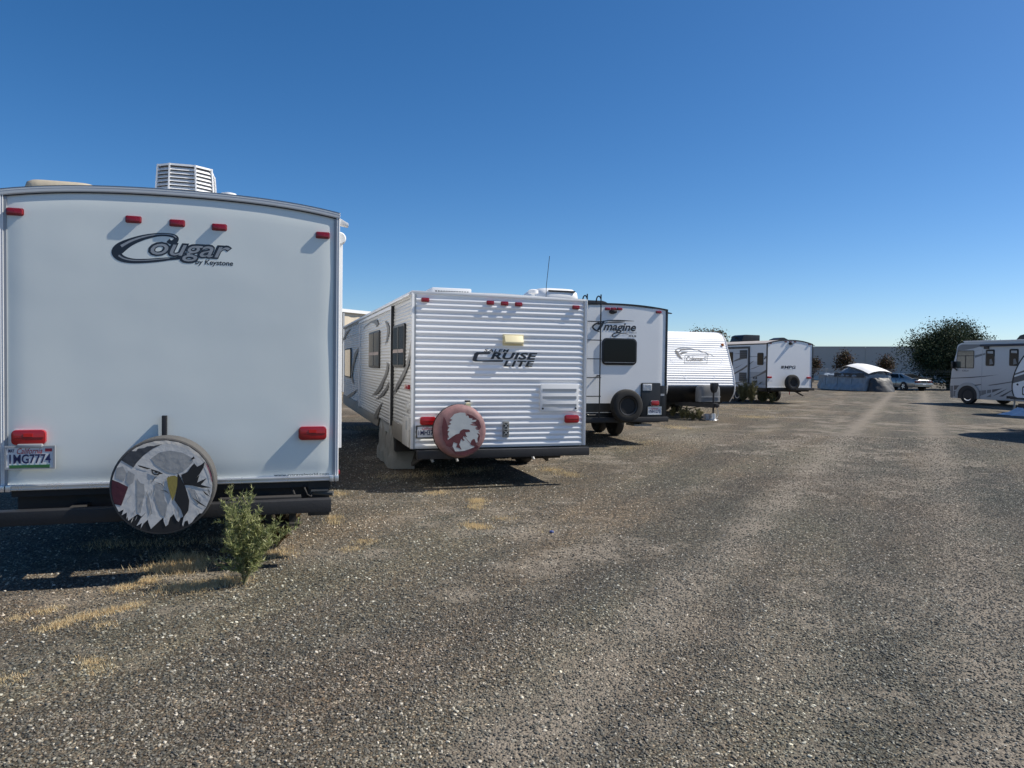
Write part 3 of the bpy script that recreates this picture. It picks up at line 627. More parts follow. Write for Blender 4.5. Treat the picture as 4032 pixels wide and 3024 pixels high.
MB().prism([(-.022, z1 - .015), (-.035, z1 - .02), (-.085, z0 + .05), (-.085, z0 + .03), (-.022, z0 + .02)], x0 + .02, x1 - .02, 'x').ob('vent_flap', CREAM, vb, bevel=.003)
px_text(R2, 'SALEM', za(940, 877), za(1245, 846), -.0190, DECAL, e, shear=.25, bold=.02, space=1.1)
lg = px_text(R2, 'RUISE', za(1018, 965), za(1585, 890), -.0190, DECAL, e, shear=.25, bold=.035, space=1.05)
px_text(R2, 'LITE', za(1172, 1055), za(1550, 987), -.0190, DECAL, e, shear=.25, bold=.035, space=1.1)
MB().flat([R2.rear(za(*p), -.0190) for p in ((848, 880), (1020, 880), (1010, 902), (888, 902), (870, 914), (850, 965), (856, 976), (870, 979), (1172, 977), (1165, 997), (830, 995), (805, 985), (800, 970), (822, 900))], -.0190).ob('lettering', DECAL, e, smooth=0)
x0, x1, z0, z1 = R2.rbox(zb7(1615, 372), zb7(2085, 37), -.03)
ap = MB().prism(rrect(x0, x1, z0, z1, .03), -.034, -.008).ob('access_panel', VENTW, e, bevel=.006)
for zz in (110, 200, 292):
    a, c = R2.rear(zb7(1650, zz), -.036), R2.rear(zb7(2058, zz), -.036); MB().box(a[0], c[0], -.0375, -.03, c[1] - .02, c[1] + .018).ob('panel_louvre', mat('louvre shade', (.30, .32, .34), .5), ap)
for p in ((1650, 334), (2048, 330)):
    a = R2.rear(zb7(*p), -.036); MB().lathe([(-.040, .001), (-.040, .014), (-.034, .014)], 'y', (a[0], 0, a[1]), 12).ob('panel_latch', BLACK, ap)
x0, x1, z0, z1 = R2.rbox(zb7(1163, 678), zb7(1243, 488), -.02); op = MB().box(x0, x1, -.028, -.008, z0, z1).ob('outlet_plate', mat('grey outlet', (.26, .26, .24), .5, var=.1), e, bevel=.004)
for k in (.28, .72):
    zc = z0 + (z1 - z0) * k; MB().lathe([(-.031, .001), (-.031, .06 * .6), (-.028, .06 * .62)], 'y', ((x0 + x1) / 2, 0, zc), 16).ob('outlet_cap', BLACK, op)
    for q in range(4):
        t = math.pi / 4 + math.pi / 2 * q; MB().obox(((x0 + x1) / 2, -.032, zc), ((x0 + x1) / 2 + .032 * math.cos(t), -.032, zc + .032 * math.sin(t)), .008, .003, Vector((0, 1, 0))).ob('cap_spoke', ALU, op)
x0, x1, z0, z1 = R2.rbox(zb7(708, 255), zb7(775, 234), -.02); MB().box(x0, x1, -.018, -.008, z0, z1).ob('maker_badge', BLACK, e)
a = R2.rear(zb7(745, 300), -.03); MB().lathe([(-.05, .001), (-.05, .035), (-.01, .04)], 'y', (a[0], 0, a[1]), 16).ob('water_inlet_cap', CREAM, e)
# spare with soft cover
tx, tz, tr, ty, tb = -.628, .768, .338, -.345, -.13
PKM = mat('maroon pink fabric', (.25, .135, .137), .7, var=.5, vscale=7, bump=.4, bscale=9)
PKD = mat('maroon print', (.105, .026, .034), .75, var=.35, vscale=9, bump=.3, bscale=10); PKL = mat('cover print pale grey', (.44, .47, .48), .75, var=.08, vscale=5, bump=.3, bscale=6)
b = MB(); rows = []
for a_, r_ in ((tb, .80), (tb - .02, .97), (tb - .07, 1.02), (tb - .13, 1.015), (ty + .035, .97), (ty + .008, .88), (ty, .80), (ty - .004, .5), (ty - .004, .0)):
    rows.append([(tx + tr * r_ * math.cos(t) * (1 + .012 * noise.noise((3 * math.cos(t), 3 * math.sin(t), a_ * 6))), a_, tz + tr * r_ * math.sin(t) * (1 + .012 * noise.noise((4 * math.cos(t), 4 * math.sin(t), a_ * 6 + 3)))) for t in [2 * math.pi * k / 64 for k in range(65)]])
tcov = b.strip(rows).ob('spare_tyre_cover', PKM, e, smooth=60)
MB().lathe([(tb + .03, .05), (tb + .03, tr * .96), (tb - .03, tr * 1.03), (tb - .05, tr * .9)], 'y', (tx, 0, tz), 48).ob('spare_tyre', RUBBER, e)
def dino(pts, lay, m, name):
    y = ty - .006 - .0018 * lay; return MB().flat([R2.rear(zb7(*p), y) for p in pts], y).ob(name, m, tcov, smooth=0)
dino([(580, 400), (650, 381), (712, 385), (725, 425), (748, 418), (760, 450), (800, 455), (795, 472), (850, 470), (835, 492), (780, 500), (805, 512), (768, 530), (800, 540), (860, 550), (832, 568), (845, 590), (884, 600), (866, 615), (892, 640), (850, 632), (872, 662), (858, 700), (862, 740), (840, 745), (820, 800), (770, 822), (700, 845), (640, 852), (590, 852), (568, 805), (545, 775), (505, 760), (500, 690), (520, 685), (500, 640), (522, 605), (496, 600), (522, 560), (500, 545), (545, 520), (520, 500), (556, 470), (530, 455), (556, 430)], 0, PKL, 'print_clearing')
dino([(470, 730), (505, 712), (560, 672), (600, 646), (640, 636), (652, 604), (690, 582), (757, 588), (771, 603), (768, 616), (740, 618), (714, 622), (722, 655), (737, 678), (708, 672), (690, 668), (684, 690), (706, 722), (684, 722), (664, 698), (652, 738), (640, 768), (668, 838), (640, 812), (604, 800), (618, 758), (572, 740), (558, 790), (520, 800), (480, 780)], 1, PKD, 'print_dinosaur')
dino([(786, 725), (806, 703), (826, 703), (836, 730), (846, 770), (872, 800), (830, 790), (800, 782), (774, 768)], 1, PKD, 'print_walker')
dino([(690, 664), (694, 662), (778, 758), (774, 762)], 1, PKD, 'print_leash')
for q in ([(860, 640), (868, 600), (880, 660), (892, 655), (884, 700), (872, 740), (860, 720)], [(452, 430), (480, 480), (500, 560), (500, 690), (480, 760), (440, 700), (430, 560)], [(730, 395), (800, 420), (880, 480), (905, 560), (880, 590), (850, 540), (800, 480), (760, 450)], [(520, 800), (600, 860), (700, 860), (800, 820), (860, 780), (880, 800), (800, 870), (700, 900), (600, 890)]):
    dino(q, -.6, PKD, 'print_trees')
# bumper, underside, roof
MB().box(-1.17, 1.21, -.21, -.105, .408, .515).ob('bumper', BLACKM, e, bevel=.006)
for x in (-.7, .7): MB().box(x - .05, x + .05, -.12, .1, .42, .5).ob('bumper_bracket', CHASSIS, e)
undercarriage(e, 1.1, .1, 7.6, .33, .53); MB().box(-1.15, 1.15, .02, LEN - .2, .48, .528).ob('belly_pan', BLACKM, e)
MB().tube([(.25, .3, .36), (.95, .25, .37)], .05, 10).ob('drain_pipe', BLACKM, e)
for x, m_ in ((.45, TRIMW), (-.62, ALU), (-.95, GREYTRIM)): MB().tube([(x, .0, .40), (x + .02, -.02, .345)], .018, 8).ob('drain_cap', m_, e)
stab_jack(e, -1.0, .1, .42, -1); stab_jack(e, .75, .2, .42, 1)
axles(e, (2.12, 2.98))
FAB = mat('grey canvas', (.25, .25, .235), .85, var=.15, vscale=6, bump=.5, bscale=14)
for i, yc in enumerate((2.12, 2.98)):
    U = [(yc - .40, .015), (yc - .385, .12), (yc - .375, .24)] + [(yc - .37 * math.cos(t), .34 + .37 * math.sin(t)) for t in [math.pi * k / 18 for k in range(19)]] + [(yc + .375, .24), (yc + .385, .12), (yc + .40, .015)]
    U = catmull(U, 2); b = MB(); rows = []
    for j, (xx, sc) in enumerate(((-.86, 1.), (-1.0, 1.01), (-1.12, 1.01), (-1.165, .985), (-1.19, .92), (-1.205, .75), (-1.21, .5), (-1.21, .2), (-1.21, .0))):
        row = []
        for y, z in U:
            yy = yc + (y - yc) * sc; zz = z if z < .03 else .02 + (z - .02) * (sc if sc > .9 else sc ** .7)
            f = noise.noise((yy * 7, zz * 2.2, i * 7 + j * .15)) * .03 + noise.noise((yy * 15, zz * 5, i * 3 + j * .2)) * .014
            row.append((xx - (.03 if zz < .2 else 0) * (sc < .99) + f, yy + f * .7, max(.01, zz)))
        rows.append(row)
    b.strip(rows).ob('wheel_cover', FAB, e, smooth=60)
x0, z_ = R2.rear(za(310, 130), .9); x1 = R2.rear(za(790, 130), .9)[0]; zt = R2.rear(za(400, 97), .9)[1]
fv = MB().box(x0, x1, .9, 1.4, 2.56, zt).ob('roof_vent_cover', VENTW, e, bevel=.02)
for k in range(13): xx = x0 + .06 + (x1 - x0 - .12) * k / 12; MB().box(xx - .012, xx + .012, .896, .905, zt - .07, zt - .045).ob('vent_slot', BLACK, fv)
x0 = R2.rear(za(1590, 180), 1.4)[0]; x1 = R2.rear(za(2130, 200), 1.4)[0]; zt = R2.rear(za(1750, 90), 1.4)[1]
b = MB(); rows = []; cx = (x0 + x1) / 2; hw = (x1 - x0) / 2
for t, s_ in ((0, .86), (.25, .97), (.5, 1.), (.78, .96), (.95, .82), (1., .6), (1., 0)):
    rows.append([(cx + hw * s_ * math.copysign(abs(math.cos(a)) ** .45, math.cos(a)), 1.9 + .5 * s_ * math.copysign(abs(math.sin(a)) ** .45, math.sin(a)), 2.56 + (zt - 2.56) * t) for a in [2 * math.pi * k / 40 for k in range(41)]])
ac = b.strip(rows).ob('air_conditioner', VENTW, e, smooth=50)
zs = 2.56 + (zt - 2.56) * .80; MB().box(cx - hw * .5, cx + hw * .68, 1.405, 1.44, zs - .012, zs + .012).ob('intake_slot', BLACKM, ac)
x_, z_ = R2.rear(za(1535, 150), .8)
MB().lathe([(2.55, .03), (z_ - .03, .03), (z_ - .025, .075), (z_ + .02, .075), (z_ + .035, .04), (z_ + .035, .001)], 'z', (x_, .8, 0), 20).ob('roof_antenna_dome', VENTW, e)
a = R2.rear((2151, 1128), 1.3); c = R2.rear((2164, 1008), 1.3)
MB().tube([(a[0], 1.3, 2.57), (a[0] + .0, 1.3, a[1]), (c[0], 1.3, c[1])], .005, 6).ob('whip_antenna', BLACK, e)

# ================================================================== trailer with the ladder
R3 = Rig('travel_trailer', 'white travel trailer with black trim, a rear ladder and a dark rear window', 'trailer', (2.070, 15.135), TH, ROW)
e = R3.e; LEN = 7.6; z8 = zm(2280, 1130, 2.765)
def arch3(x): return 2.905 - .085 * abs(x / 1.22) ** 2.2
xs = [-1.22 + 2.44 * k / 24 for k in range(25)]
MB().prism([(x, arch3(x) - .03) for x in xs] + [(1.205, .52), (-1.205, .52)], .02, LEN).ob('body', GELW, e)
b = MB(); b.strip([[(x, .012 * math.exp(-min(x + 1.19, 1.19 - x) / .03) + .002 * noise.noise((x * 2, z * 2, 4)), z) for x in [-1.19 + 2.38 * k / 24 for k in range(25)]] for z in [.86 + 1.97 * j / 20 for j in range(21)]]).ob('rear_wall', GELW, e, smooth=60)
MB().prism([(x * 1.005, arch3(x) + .006) for x in xs] + [(1.225, arch3(1.22) - .03)] + [(x, arch3(x) - .025) for x in xs[::-1]] + [(-1.225, arch3(1.22) - .03)], -.010, LEN).ob('roof_edge_moulding', BLACK, e)
for s in (-1, 1): MB().box(s * 1.208 - .02, s * 1.208 + .02, -.009, .05, .52, arch3(1.2)).ob('corner_trim', BLACK, e, bevel=.006)
MB().box(-1.19, 1.19, -.012, .02, .50, .868).ob('lower_panel', BLACK, e)
x0, x1, z0, z1 = R3.rbox(z8(672, 1460), z8(888, 1045), -.03); xr = 1.19
cp = MB().prism(rrect(x0, x1, .56, z1, .03), -.035, 0).ob('corner_panel', BLACK, e, bevel=.004)
MB().box(x1 + .003, xr, -.030, .0, .56, R3.rear(z8(945, 1075), -.03)[1]).ob('corner_panel', BLACK, e, bevel=.004)
gv = R3.rbox(z8(695, 1127), z8(793, 1055), -.04); gr = MB().box(gv[0], gv[1], -.042, -.03, gv[2], gv[3]).ob('vent_grille', VENTW, cp, bevel=.003)
for k in range(6): xx = gv[0] + .02 + (gv[1] - gv[0] - .04) * k / 5; MB().box(xx - .008, xx + .008, -.045, -.040, gv[2] + .015, gv[3] - .02).ob('grille_slot', GREYTRIM, gr)
x0, x1, z0, z1 = R3.rbox(z8(785, 1290), z8(873, 1240), -.05); lens(e, x0, x1, z0, z1, .02, REDL, y=-.036, name='tail_lamp')
x0, x1, z0, z1 = R3.rbox(z8(752, 1386), z8(893, 1308), -.05); plate(R3, x0, x1, z0, z1, -.045, '1NH1273', e, 'plain', ALU)
x0, x1, z0, z1 = R3.rbox(z8(887, 1185), z8(928, 1163), -.03); MB().box(x0, x1, -.035, -.031, z0, z1).ob('reflector_sticker', DECALL, e)
for a, c in (((290, 250), (343, 226)), ((355, 250), (408, 226)), ((420, 250), (473, 228)), ((845, 284), (900, 263))):
    x0, x1, z0, z1 = R3.rbox(z8(*a), z8(*c), -.03); lens(e, x0, x1, z0, z1, .035)
x0, z_ = R3.rear(z8(378, 270), -.06); cm = MB().lathe([(-.12, .001), (-.11, .05), (-.06, .075), (.0, .08)], 'y', (x0, 0, z_), 20, sz=.55).ob('rear_camera', BLACK, e)
MB().tube([(x0 + .05, -.06, z_ + .02), (x0 + .09, -.05, z_ + .09)], .008, 6).ob('camera_antenna', BLACK, cm)
x0, x1, z0, z1 = R3.rbox(z8(250, 848), z8(630, 563), -.02)
wn3 = MB().prism(rrect(x0, x1, z0, z1, .10, 8), -.03, .01).ob('rear_window', BLACK, e, bevel=.006); MB().prism(rrect(x0 + .03, x1 - .03, z0 + .03, z1 - .03, .08, 8), -.034, -.02).ob('pane', GLASS, wn3)
MB().box(x0 + .05, x1 - .05, -.0365, -.03, z0 + .05, z0 + .058).ob('window_rail', GREYTRIM, wn3)
yl = -.006
px_text(R3, 'magine', z8(262, 500), z8(622, 400), yl, DECAL, e, shear=.3, bold=.028)
def r3p(x, y, w): a = R3.rear(z8(x, y), yl - .001); return (a[0], a[1], w / 2.765 * 15 / 2912)
ribbon([r3p(*p) for p in ((272, 372, 22), (245, 415, 30), (222, 450, 28), (200, 470, 16))], yl - .0005, DECAL, e, 'lettering')
ribbon([r3p(*p) for p in ((235, 492, 4), (180, 470, 16), (150, 440, 20), (165, 412, 18), (215, 385, 12), (270, 372, 6))], yl - .001, DECAL, e, 'emblem_swoosh')
ribbon([r3p(*p) for p in ((265, 372, 6), (330, 366, 12), (450, 366, 14), (600, 371, 3))], yl - .001, DECAL, e, 'emblem_swoosh')
ribbon([r3p(*p) for p in ((250, 400, 3), (330, 386, 14), (420, 384, 18), (500, 380, 4))], yl - .001, DECALG, e, 'emblem_swoosh')
ribbon([r3p(*p) for p in ((425, 500, 10), (385, 505, 12), (362, 525, 14), (375, 543, 13), (410, 530, 11), (450, 508, 9), (500, 505, 6), (540, 520, 2))], yl - .001, DECAL, e, 'emblem_swoosh')
px_text(R3, 'XLS', z8(535, 543), z8(622, 526), yl, DECAL, e, bold=.05, space=1.25)
px_text(R3, 'GRAND DESIGN', z8(490, 505), z8(627, 488), yl, DECALL, e, bold=.01)
# ladder
xa, xb = -.654, -.354; lad = []
for xx in (xa, xb):
    pts = [(xx + (.07 if xx == xa else -.07), -.12, .635), (xx + (.02 if xx == xa else -.02), -.12, .665), (xx, -.12, .75), (xx, -.12, 2.88), (xx, -.10, 2.98), (xx, -.02, 3.04), (xx, .08, 3.02), (xx, .13, 2.93)]
    MB().tube(catmull(pts, 3), .0135, 8).ob('ladder_rail', BLACK, e)
MB().tube([(xa + .07, -.12, .635), (xb - .07, -.12, .635)], .0135, 8).ob('ladder_base', BLACK, e)
for yy in (375, 578, 782, 987, 1190):
    z_ = R3.rear(z8(165, yy), -.12)[1]; MB().obox((xa - .02, -.125, z_), (xb + .02, -.125, z_), .03, .018).ob('ladder_rung', BLACK, e)
for z_ in (R3.rear(z8(205, 400), -.06)[1], R3.rear(z8(205, 968), -.06)[1]):
    for xx in (xa, xb): MB().tube([(xx, -.12, z_), (xx, .0, z_)], .018, 8).ob('ladder_standoff', BLACK, e)
MB().box(-1.19, 1.205, -.15, -.03, .487, .585).ob('bumper', BLACKM, e, bevel=.006)
MB().box(-1.1, 1.1, -.028, -.014, .675, .685).ob('chrome_line', GREYTRIM, e)
spare(e, .176, -.37, -.17, .83, .335, 5)
MB().box(.1, .25, -.20, .0, .74, .9).ob('tyre_carrier', BLACKM, e)
undercarriage(e, 1.1, .1, 7.2, .40, .52); axles(e, (2.05, 2.95), r=.35, rim=BLACK)
MB().box(.55, .95, .1, .5, .38, .42).ob('rear_step', GREYTRIM, e)
x0 = R3.rear(z8(105, 180), 1.2)[0]; x1 = R3.rear(z8(392, 190), 1.2)[0]; zt = R3.rear(z8(250, 148), 1.2)[1]
MB().prism([(x0 - .2, 2.88), (x1, 2.88), (x1 - .02, 2.94), (x1 - .22, zt - .02), (x1 - .3, zt), (x0, zt), (x0 - .15, zt - .03)], 1.2, 2.0).ob('air_conditioner', BLACK, e, bevel=.02)
pts = [R3.rear(z8(*p), .05) for p in ((965, 275), (970, 290), (1010, 293), (1005, 284))]; MB().prism(pts, .03, .09).ob('gutter_spout', BLACK, e)

# ================================================================== trailer parked nose-out
R4 = Rig('travel_trailer', 'white ribbed travel trailer parked nose first with black skirt and tongue jack', 'trailer', (5.836, 23.602), TH, ROW)
e = R4.e; LEN = 6.4; z4 = zm(2580, 1260, 3.95)
PR = [(.95, 2.775), (.62, 2.745), (.42, 2.685), (.29, 2.60), (.20, 2.50), (.135, 2.38), (.06, 2.20), (-.073, 1.909), (-.208, 1.62), (-.306, 1.374), (-.358, 1.17), (-.382, 1.03)]
PB = [(-.388, .965), (-.37, .86), (-.311, .74), (-.21, .62), (-.107, .519)]
PRs = catmull(PR, 10); PBs = catmull([PR[-1]] + PB, 6)
MB().prism([(y + .03, z) for y, z in PRs + PBs] + [(LEN, .5), (LEN, 2.76)], -1.2, 1.2, 'x').ob('body', SIDING, e, smooth=40)
# ribbed panels following the nose
L_ = [0.]
for i in range(1, len(PRs)): L_.append(L_[-1] + math.dist(PRs[i], PRs[i - 1]))
def at_len(s):
    s = min(max(s, 0), L_[-1] - 1e-6)
    for i in range(len(L_) - 1):
        if L_[i + 1] >= s: break
    t = (s - L_[i]) / (L_[i + 1] - L_[i] + 1e-9); a, c = PRs[i], PRs[i + 1]
    d = Vector((c[0] - a[0], c[1] - a[1])).normalized(); return a[0] + (c[0] - a[0]) * t, a[1] + (c[1] - a[1]) * t, d
npan = 8
for k in range(npan):
    s0, s1 = L_[-1] * k / npan, L_[-1] * (k + 1) / npan; rows = []
    for s, d in corrugate(s0, s1, .072, .012):
        y, z, t = at_len(s); nx, nz = t.y, -t.x       # outward normal
        rows.append([(x, y + nx * (d + .004), z + nz * (d + .004)) for x in (-1.2, 0, 1.2)])
    MB().strip(rows).ob('siding_panel', SIDING, e, smooth=55)
b = MB(); b.strip([[(x, y - .004, z) for x in (-1.2, 1.2)] for y, z in PBs]); b.ob('front_skirt', BLACK, e, smooth=60)
for s in (-1, 1):
    MB().tube([(s * 1.21, y - .01, z + .004) for y, z in PRs[::4] + PBs[::2] + [PBs[-1]]], .020, 8).ob('corner_trim', TRIMW, e)
MB().box(-1.215, -1.195, .3, LEN, .52, 1.03).ob('side_skirt', BLACK, e); MB().box(1.195, 1.215, .3, LEN, .52, 1.03).ob('side_skirt', BLACK, e)
def ysurf(z):
    for a, c in zip(PRs, PRs[1:]):
        if c[1] <= z <= a[1]: return a[0] + (c[0] - a[0]) * (a[1] - z) / (a[1] - c[1] + 1e-9)
    return PRs[-1][0]
def on_nose(p, lift=.021):            # pixel -> point on the raked front
    y = 0.
    for _ in range(8): x, z = R4.rear(p, y); y = ysurf(z)
    return (x, y - lift, z)
def nose_poly(pts, m, name, lift=.021): return MB().add([on_nose(z4(*p), lift) for p in pts], [tuple(range(len(pts)))]).ob(name, m, e, smooth=0)
def nose_ribbon(pts, m, name='emblem_swoosh', lift=.021):
    c = catmull(pts, 6); a = []; b_ = []
    for i, (x, z, w) in enumerate(c):
        p, q = c[max(i - 1, 0)], c[min(i + 1, len(c) - 1)]; d = Vector((q[0] - p[0], q[1] - p[1])).normalized()
        a.append(on_nose(z4(x - d.y * w / 2, z + d.x * w / 2), lift)); b_.append(on_nose(z4(x + d.y * w / 2, z - d.x * w / 2), lift))
    return MB().strip([a, b_]).ob(name, m, e, smooth=0)
nose_ribbon([(310, 480, 6), (330, 450, 10), (400, 436, 9), (520, 440, 8), (640, 465, 9), (780, 510, 9), (930, 570, 3)], DECALG)
nose_ribbon([(308, 478, 20), (330, 500, 40), (365, 560, 34), (420, 610, 8)], DECALG); nose_ribbon([(365, 500, 8), (400, 465, 20), (480, 455, 10), (560, 452, 3)], DECALG); nose_ribbon([(390, 530, 30), (420, 510, 26), (500, 500, 5)], DECALG)
for q in (((470, 543), (800, 543), (815, 555), (800, 660), (790, 672), (470, 672), (455, 660), (462, 552)),):
    q = list(q) + [q[0]]
    nose_ribbon([(x, y, 5) for x, y in q], DECALG, 'badge_outline')
me = text_me('Coleman', .12, .012); xs_ = [v.co.x for v in me.vertices]; ys_ = [v.co.y for v in me.vertices]
for v in me.vertices:
    u = 482 + (v.co.x - min(xs_)) / (max(xs_) - min(xs_)) * 256; w = 640 - (v.co.y - min(ys_)) / (max(ys_) - min(ys_)) * 78
    v.co = on_nose(z4(u, w), .024)
me.materials.clear(); me.materials.append(DECALG); link('lettering', me, e)
nose_poly([(755, 575), (790, 570), (798, 600), (780, 625), (758, 610)], DECALL, 'badge_emblem', .023)
WD = mat('pale sheen decal', (.80, .82, .86), .25)
nose_poly([(215, 600), (240, 600), (490, 905), (460, 905)], WD, 'pale_stripe', .018); nose_poly([(1040, 600), (1060, 600), (920, 905), (895, 905)], WD, 'pale_stripe', .018)
p = on_nose(z4(1042, 388), .0); MB().lathe([(-.06, .001), (-.055, .03), (-.02, .05), (0, .052)], 'y', (p[0], p[1], p[2]), 16).ob('clearance_lamp', AMBER, e)
p = R4.rear(z4(225, 190), 1.0); MB().lathe([(2.75, .14), (p[1] - .02, .14), (p[1], .10), (p[1] + .01, .001)], 'z', (p[0], 1.0, 0), 20).ob('roof_vent', CREAM, e)
# tongue, propane cover, jack
for s in (-1, 1): MB().obox((s * .62, .1, .46), (s * .05, -1.22, .46), .06, .13).ob('tongue_beam', BLACKM, e)
MB().box(-.06, .06, -1.32, -1.05, .42, .52).ob('coupler', BLACKM, e, bevel=.01)
PG = mat('grey moulded plastic', (.16, .165, .17), .5, var=.08)
b = MB(); rows = []
for t, s_ in ((0, 1), (.55, 1.), (.85, .96), (.97, .82), (1, .5), (1, 0)):
    rows.append([(.06 + .38 * s_ * math.copysign(abs(math.cos(a)) ** .4, math.cos(a)), -.66 + .19 * s_ * math.copysign(abs(math.sin(a)) ** .6, math.sin(a)), .55 + .52 * t) for a in [2 * math.pi * k / 40 for k in range(41)]])
pc = b.strip(rows).ob('gas_bottle_cover', PG, e, smooth=45)
MB().box(-.28, .40, -.866, -.85, .70, .715).ob('cover_strap', DECALL, pc)
MB().tube([(0, -1.08, .20), (0, -1.08, .98)], .028, 12).ob('tongue_jack_tube', BLACKM, e); MB().tube([(0, -1.08, .0), (0, -1.08, .5)], .022, 12).ob('jack_leg', ALU, e)
MB().prism([(-.10, 1.12), (-.06, 1.15), (.10, 1.15), (.13, 1.10), (.10, .98), (.05, .86), (-.04, .84), (-.09, .95)], -1.17, -1.02).ob('jack_head', BLACK, e, bevel=.02)
b = MB().lathe([(0.0, .13), (.012, .13), (.05, .09), (.21, .075), (.215, .001)], 'z', (0, -1.08, 0), 16); b.ob('jack_stand', mat('galvanised stand', (.6, .6, .6), .35, metal=.6), e)
b = MB().box(-.20, -.02, -1.0, -.86, .0, .19); b.ob('wood_block', mat('painted block', (.55, .5, .48), .7, var=.2), e, bevel=.01)
MB().tube(catmull([(.04, -1.2, .44), (.10, -1.2, .20), (.06, -1.18, .05), (.13, -1.15, .02)], 5), .012, 6).ob('safety_chain', ALU, e)
MB().tube(catmull([(-.75, -.2, .44), (-.5, -.4, .32), (-.28, -.6, .38), (-.1, -.9, .44)], 6), .014, 6).ob('brake_cable', BLACK, e)
MB().tube(catmull([(-.2, -.8, .44), (-.1, -.85, .37), (.0, -.9, .44)], 5), .01, 6).ob('brake_cable', BLACK, e)
undercarriage(e, 1.1, .3, 6.0, .36, .52); axles(e, (2.9, 3.75))
MB().box(-1.15, 1.15, .2, LEN, .46, .51).ob('belly_pan', BLACKM, e)

# ================================================================== arched-roof trailer further along the row
R5 = Rig('travel_trailer', 'white travel trailer with curved black-edged roof and grey striped side, farthest in the row', 'trailer', (12.499, 33.335), TH, ROW)
e = R5.e; LEN = 8.2; z5 = zm(2840, 1280, 4.88)
def arch5(x): return 2.715 + .175 * (1 - abs(x / 1.22) ** 2.3)
xs = [-1.22 + 2.44 * k / 24 for k in range(25)]
MB().prism([(x, arch5(x) - .03) for x in xs] + [(1.2, .72), (-1.2, .72)], .02, LEN).ob('body', GELW, e)
MB().prism([(x * .985, arch5(x) - .035) for x in xs] + [(1.19, .755), (-1.19, .755)], -.004, .02).ob('rear_wall', GELW, e)
MB().prism([(x * 1.006, arch5(x) + .008) for x in xs] + [(x, arch5(x) - .04) for x in xs[::-1]], -.02, .05).ob('roof_edge_moulding', BLACK, e)
MB().strip([[(x * 1.004, y, arch5(x) + .004) for x in xs] for y in (.05, LEN)]).ob('roof', mat('dusty roof membrane', (.42, .38, .35), .7, var=.1), e)
for s in (-1, 1): MB().box(s * 1.205 - .018, s * 1.205 + .018, -.02, .04, .72, arch5(1.2)).ob('corner_trim', BLACK, e)
MB().box(-1.225, -1.20, .04, LEN, arch5(1.22) - .05, arch5(1.22) - .01).ob('gutter', BLACK, e)
MB().box(-1.19, 1.19, -.014, .02, .735, .765).ob('bottom_trim', TRIMW, e)
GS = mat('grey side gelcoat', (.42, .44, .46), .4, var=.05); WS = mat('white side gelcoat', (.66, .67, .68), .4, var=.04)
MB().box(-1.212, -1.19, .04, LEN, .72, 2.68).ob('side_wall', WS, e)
def sp(pts, x, m, name): return MB().flat([R5.side(z5(*p), x) for p in pts], x, 'x').ob(name, m, e, smooth=0)
xs_ = -1.2145
sp([(545, 400), (890, 365), (885, 560), (870, 605), (545, 615)], xs_, GS, 'side_colour_panel'); sp([(525, 900), (760, 900), (870, 870), (866, 1150), (520, 1130)], xs_, GS, 'side_colour_panel')
for q in ([(885, 570), (820, 630), (820, 665), (885, 625)], [(530, 750), (620, 685), (625, 690), (535, 765)], [(530, 855), (640, 815), (770, 770), (640, 830)], [(530, 1020), (700, 960), (870, 850), (868, 905), (700, 985)], [(815, 730), (860, 710), (815, 740)]):
    sp(q, xs_ - .0015, DECALG, 'side_decal')
sx = -1.245
y0 = R5.side(z5(520, 700), sx)[0]; y1 = 5.2; zt = R5.side(z5(545, 450), sx)[1]; zb = R5.side(z5(515, 1120), sx)[1]
so = MB().box(sx, -1.19, y0, y1, zb, zt).ob('slide_out', WS, e)
MB().box(sx - .012, -1.19, y0 - .07, y0 + .03, zb - .03, zt + .10).ob('slide_out_flange', mat('dark slide frame', (.05, .055, .065), .5), so); MB().box(sx - .012, -1.19, y0 + .03, y1, zt, zt + .10).ob('slide_out_flange', MATS['dark slide frame'], so)
for q in ([(230, 690), (400, 610), (500, 640), (400, 655), (230, 705)], [(235, 840), (430, 740), (300, 820)], [(245, 920), (420, 820), (500, 760), (500, 800), (400, 870), (245, 950)], [(245, 1110), (480, 1070), (480, 1085), (250, 1125)], [(225, 545), (350, 545), (350, 555)]):
    MB().flat([R5.side(z5(*p), sx - .002) for p in q], sx - .002, 'x').ob('side_decal', DECALG, so, smooth=0)
sp2 = [((355, 645), (498, 478)), ((340, 1075), (485, 912))]
for a, c in sp2:
    y0_, y1_, z0_, z1_ = R5.sbox(z5(*a), z5(*c), sx - .01); g_ = MB().box(sx - .02, sx, y0_, y1_, z0_, z1_).ob('refrigerator_vent', mat('dark grey vent', (.10, .105, .11), .6), so, bevel=.005)
    for k in range(4): zz = z0_ + (z1_ - z0_) * (k + .6) / 4.4; MB().box(sx - .026, sx - .018, y0_ + .03, y1_ - .03, zz, zz + .03).ob('vent_slat', BLACK, g_)
side_window(R5, z5(690, 768), z5(815, 530), -1.216, e, slide=False); side_window(R5, z5(150, 790), z5(228, 515), sx - .002, so, slide=False)
for p in ((625, 1015), (670, 1015), (625, 1085), (665, 1085)): a = R5.side(z5(*p), -1.22); MB().lathe([(-1.235, .001), (-1.232, .05), (-1.21, .055)], 'x', (0, a[0], a[1]), 12).ob('water_port', BLACK, e)
for a, c in (((1222, 330), (1265, 312)), ((1310, 330), (1355, 312)), ((1400, 332), (1443, 314)), ((930, 358), (970, 342)), ((1680, 382), (1722, 366))):
    x0, x1, z0, z1 = R5.rbox(z5(*a), z5(*c), -.03); lens(e, x0, x1, z0, z1, .04, mat('dark marker lens', (.10, .012, .012), .3))
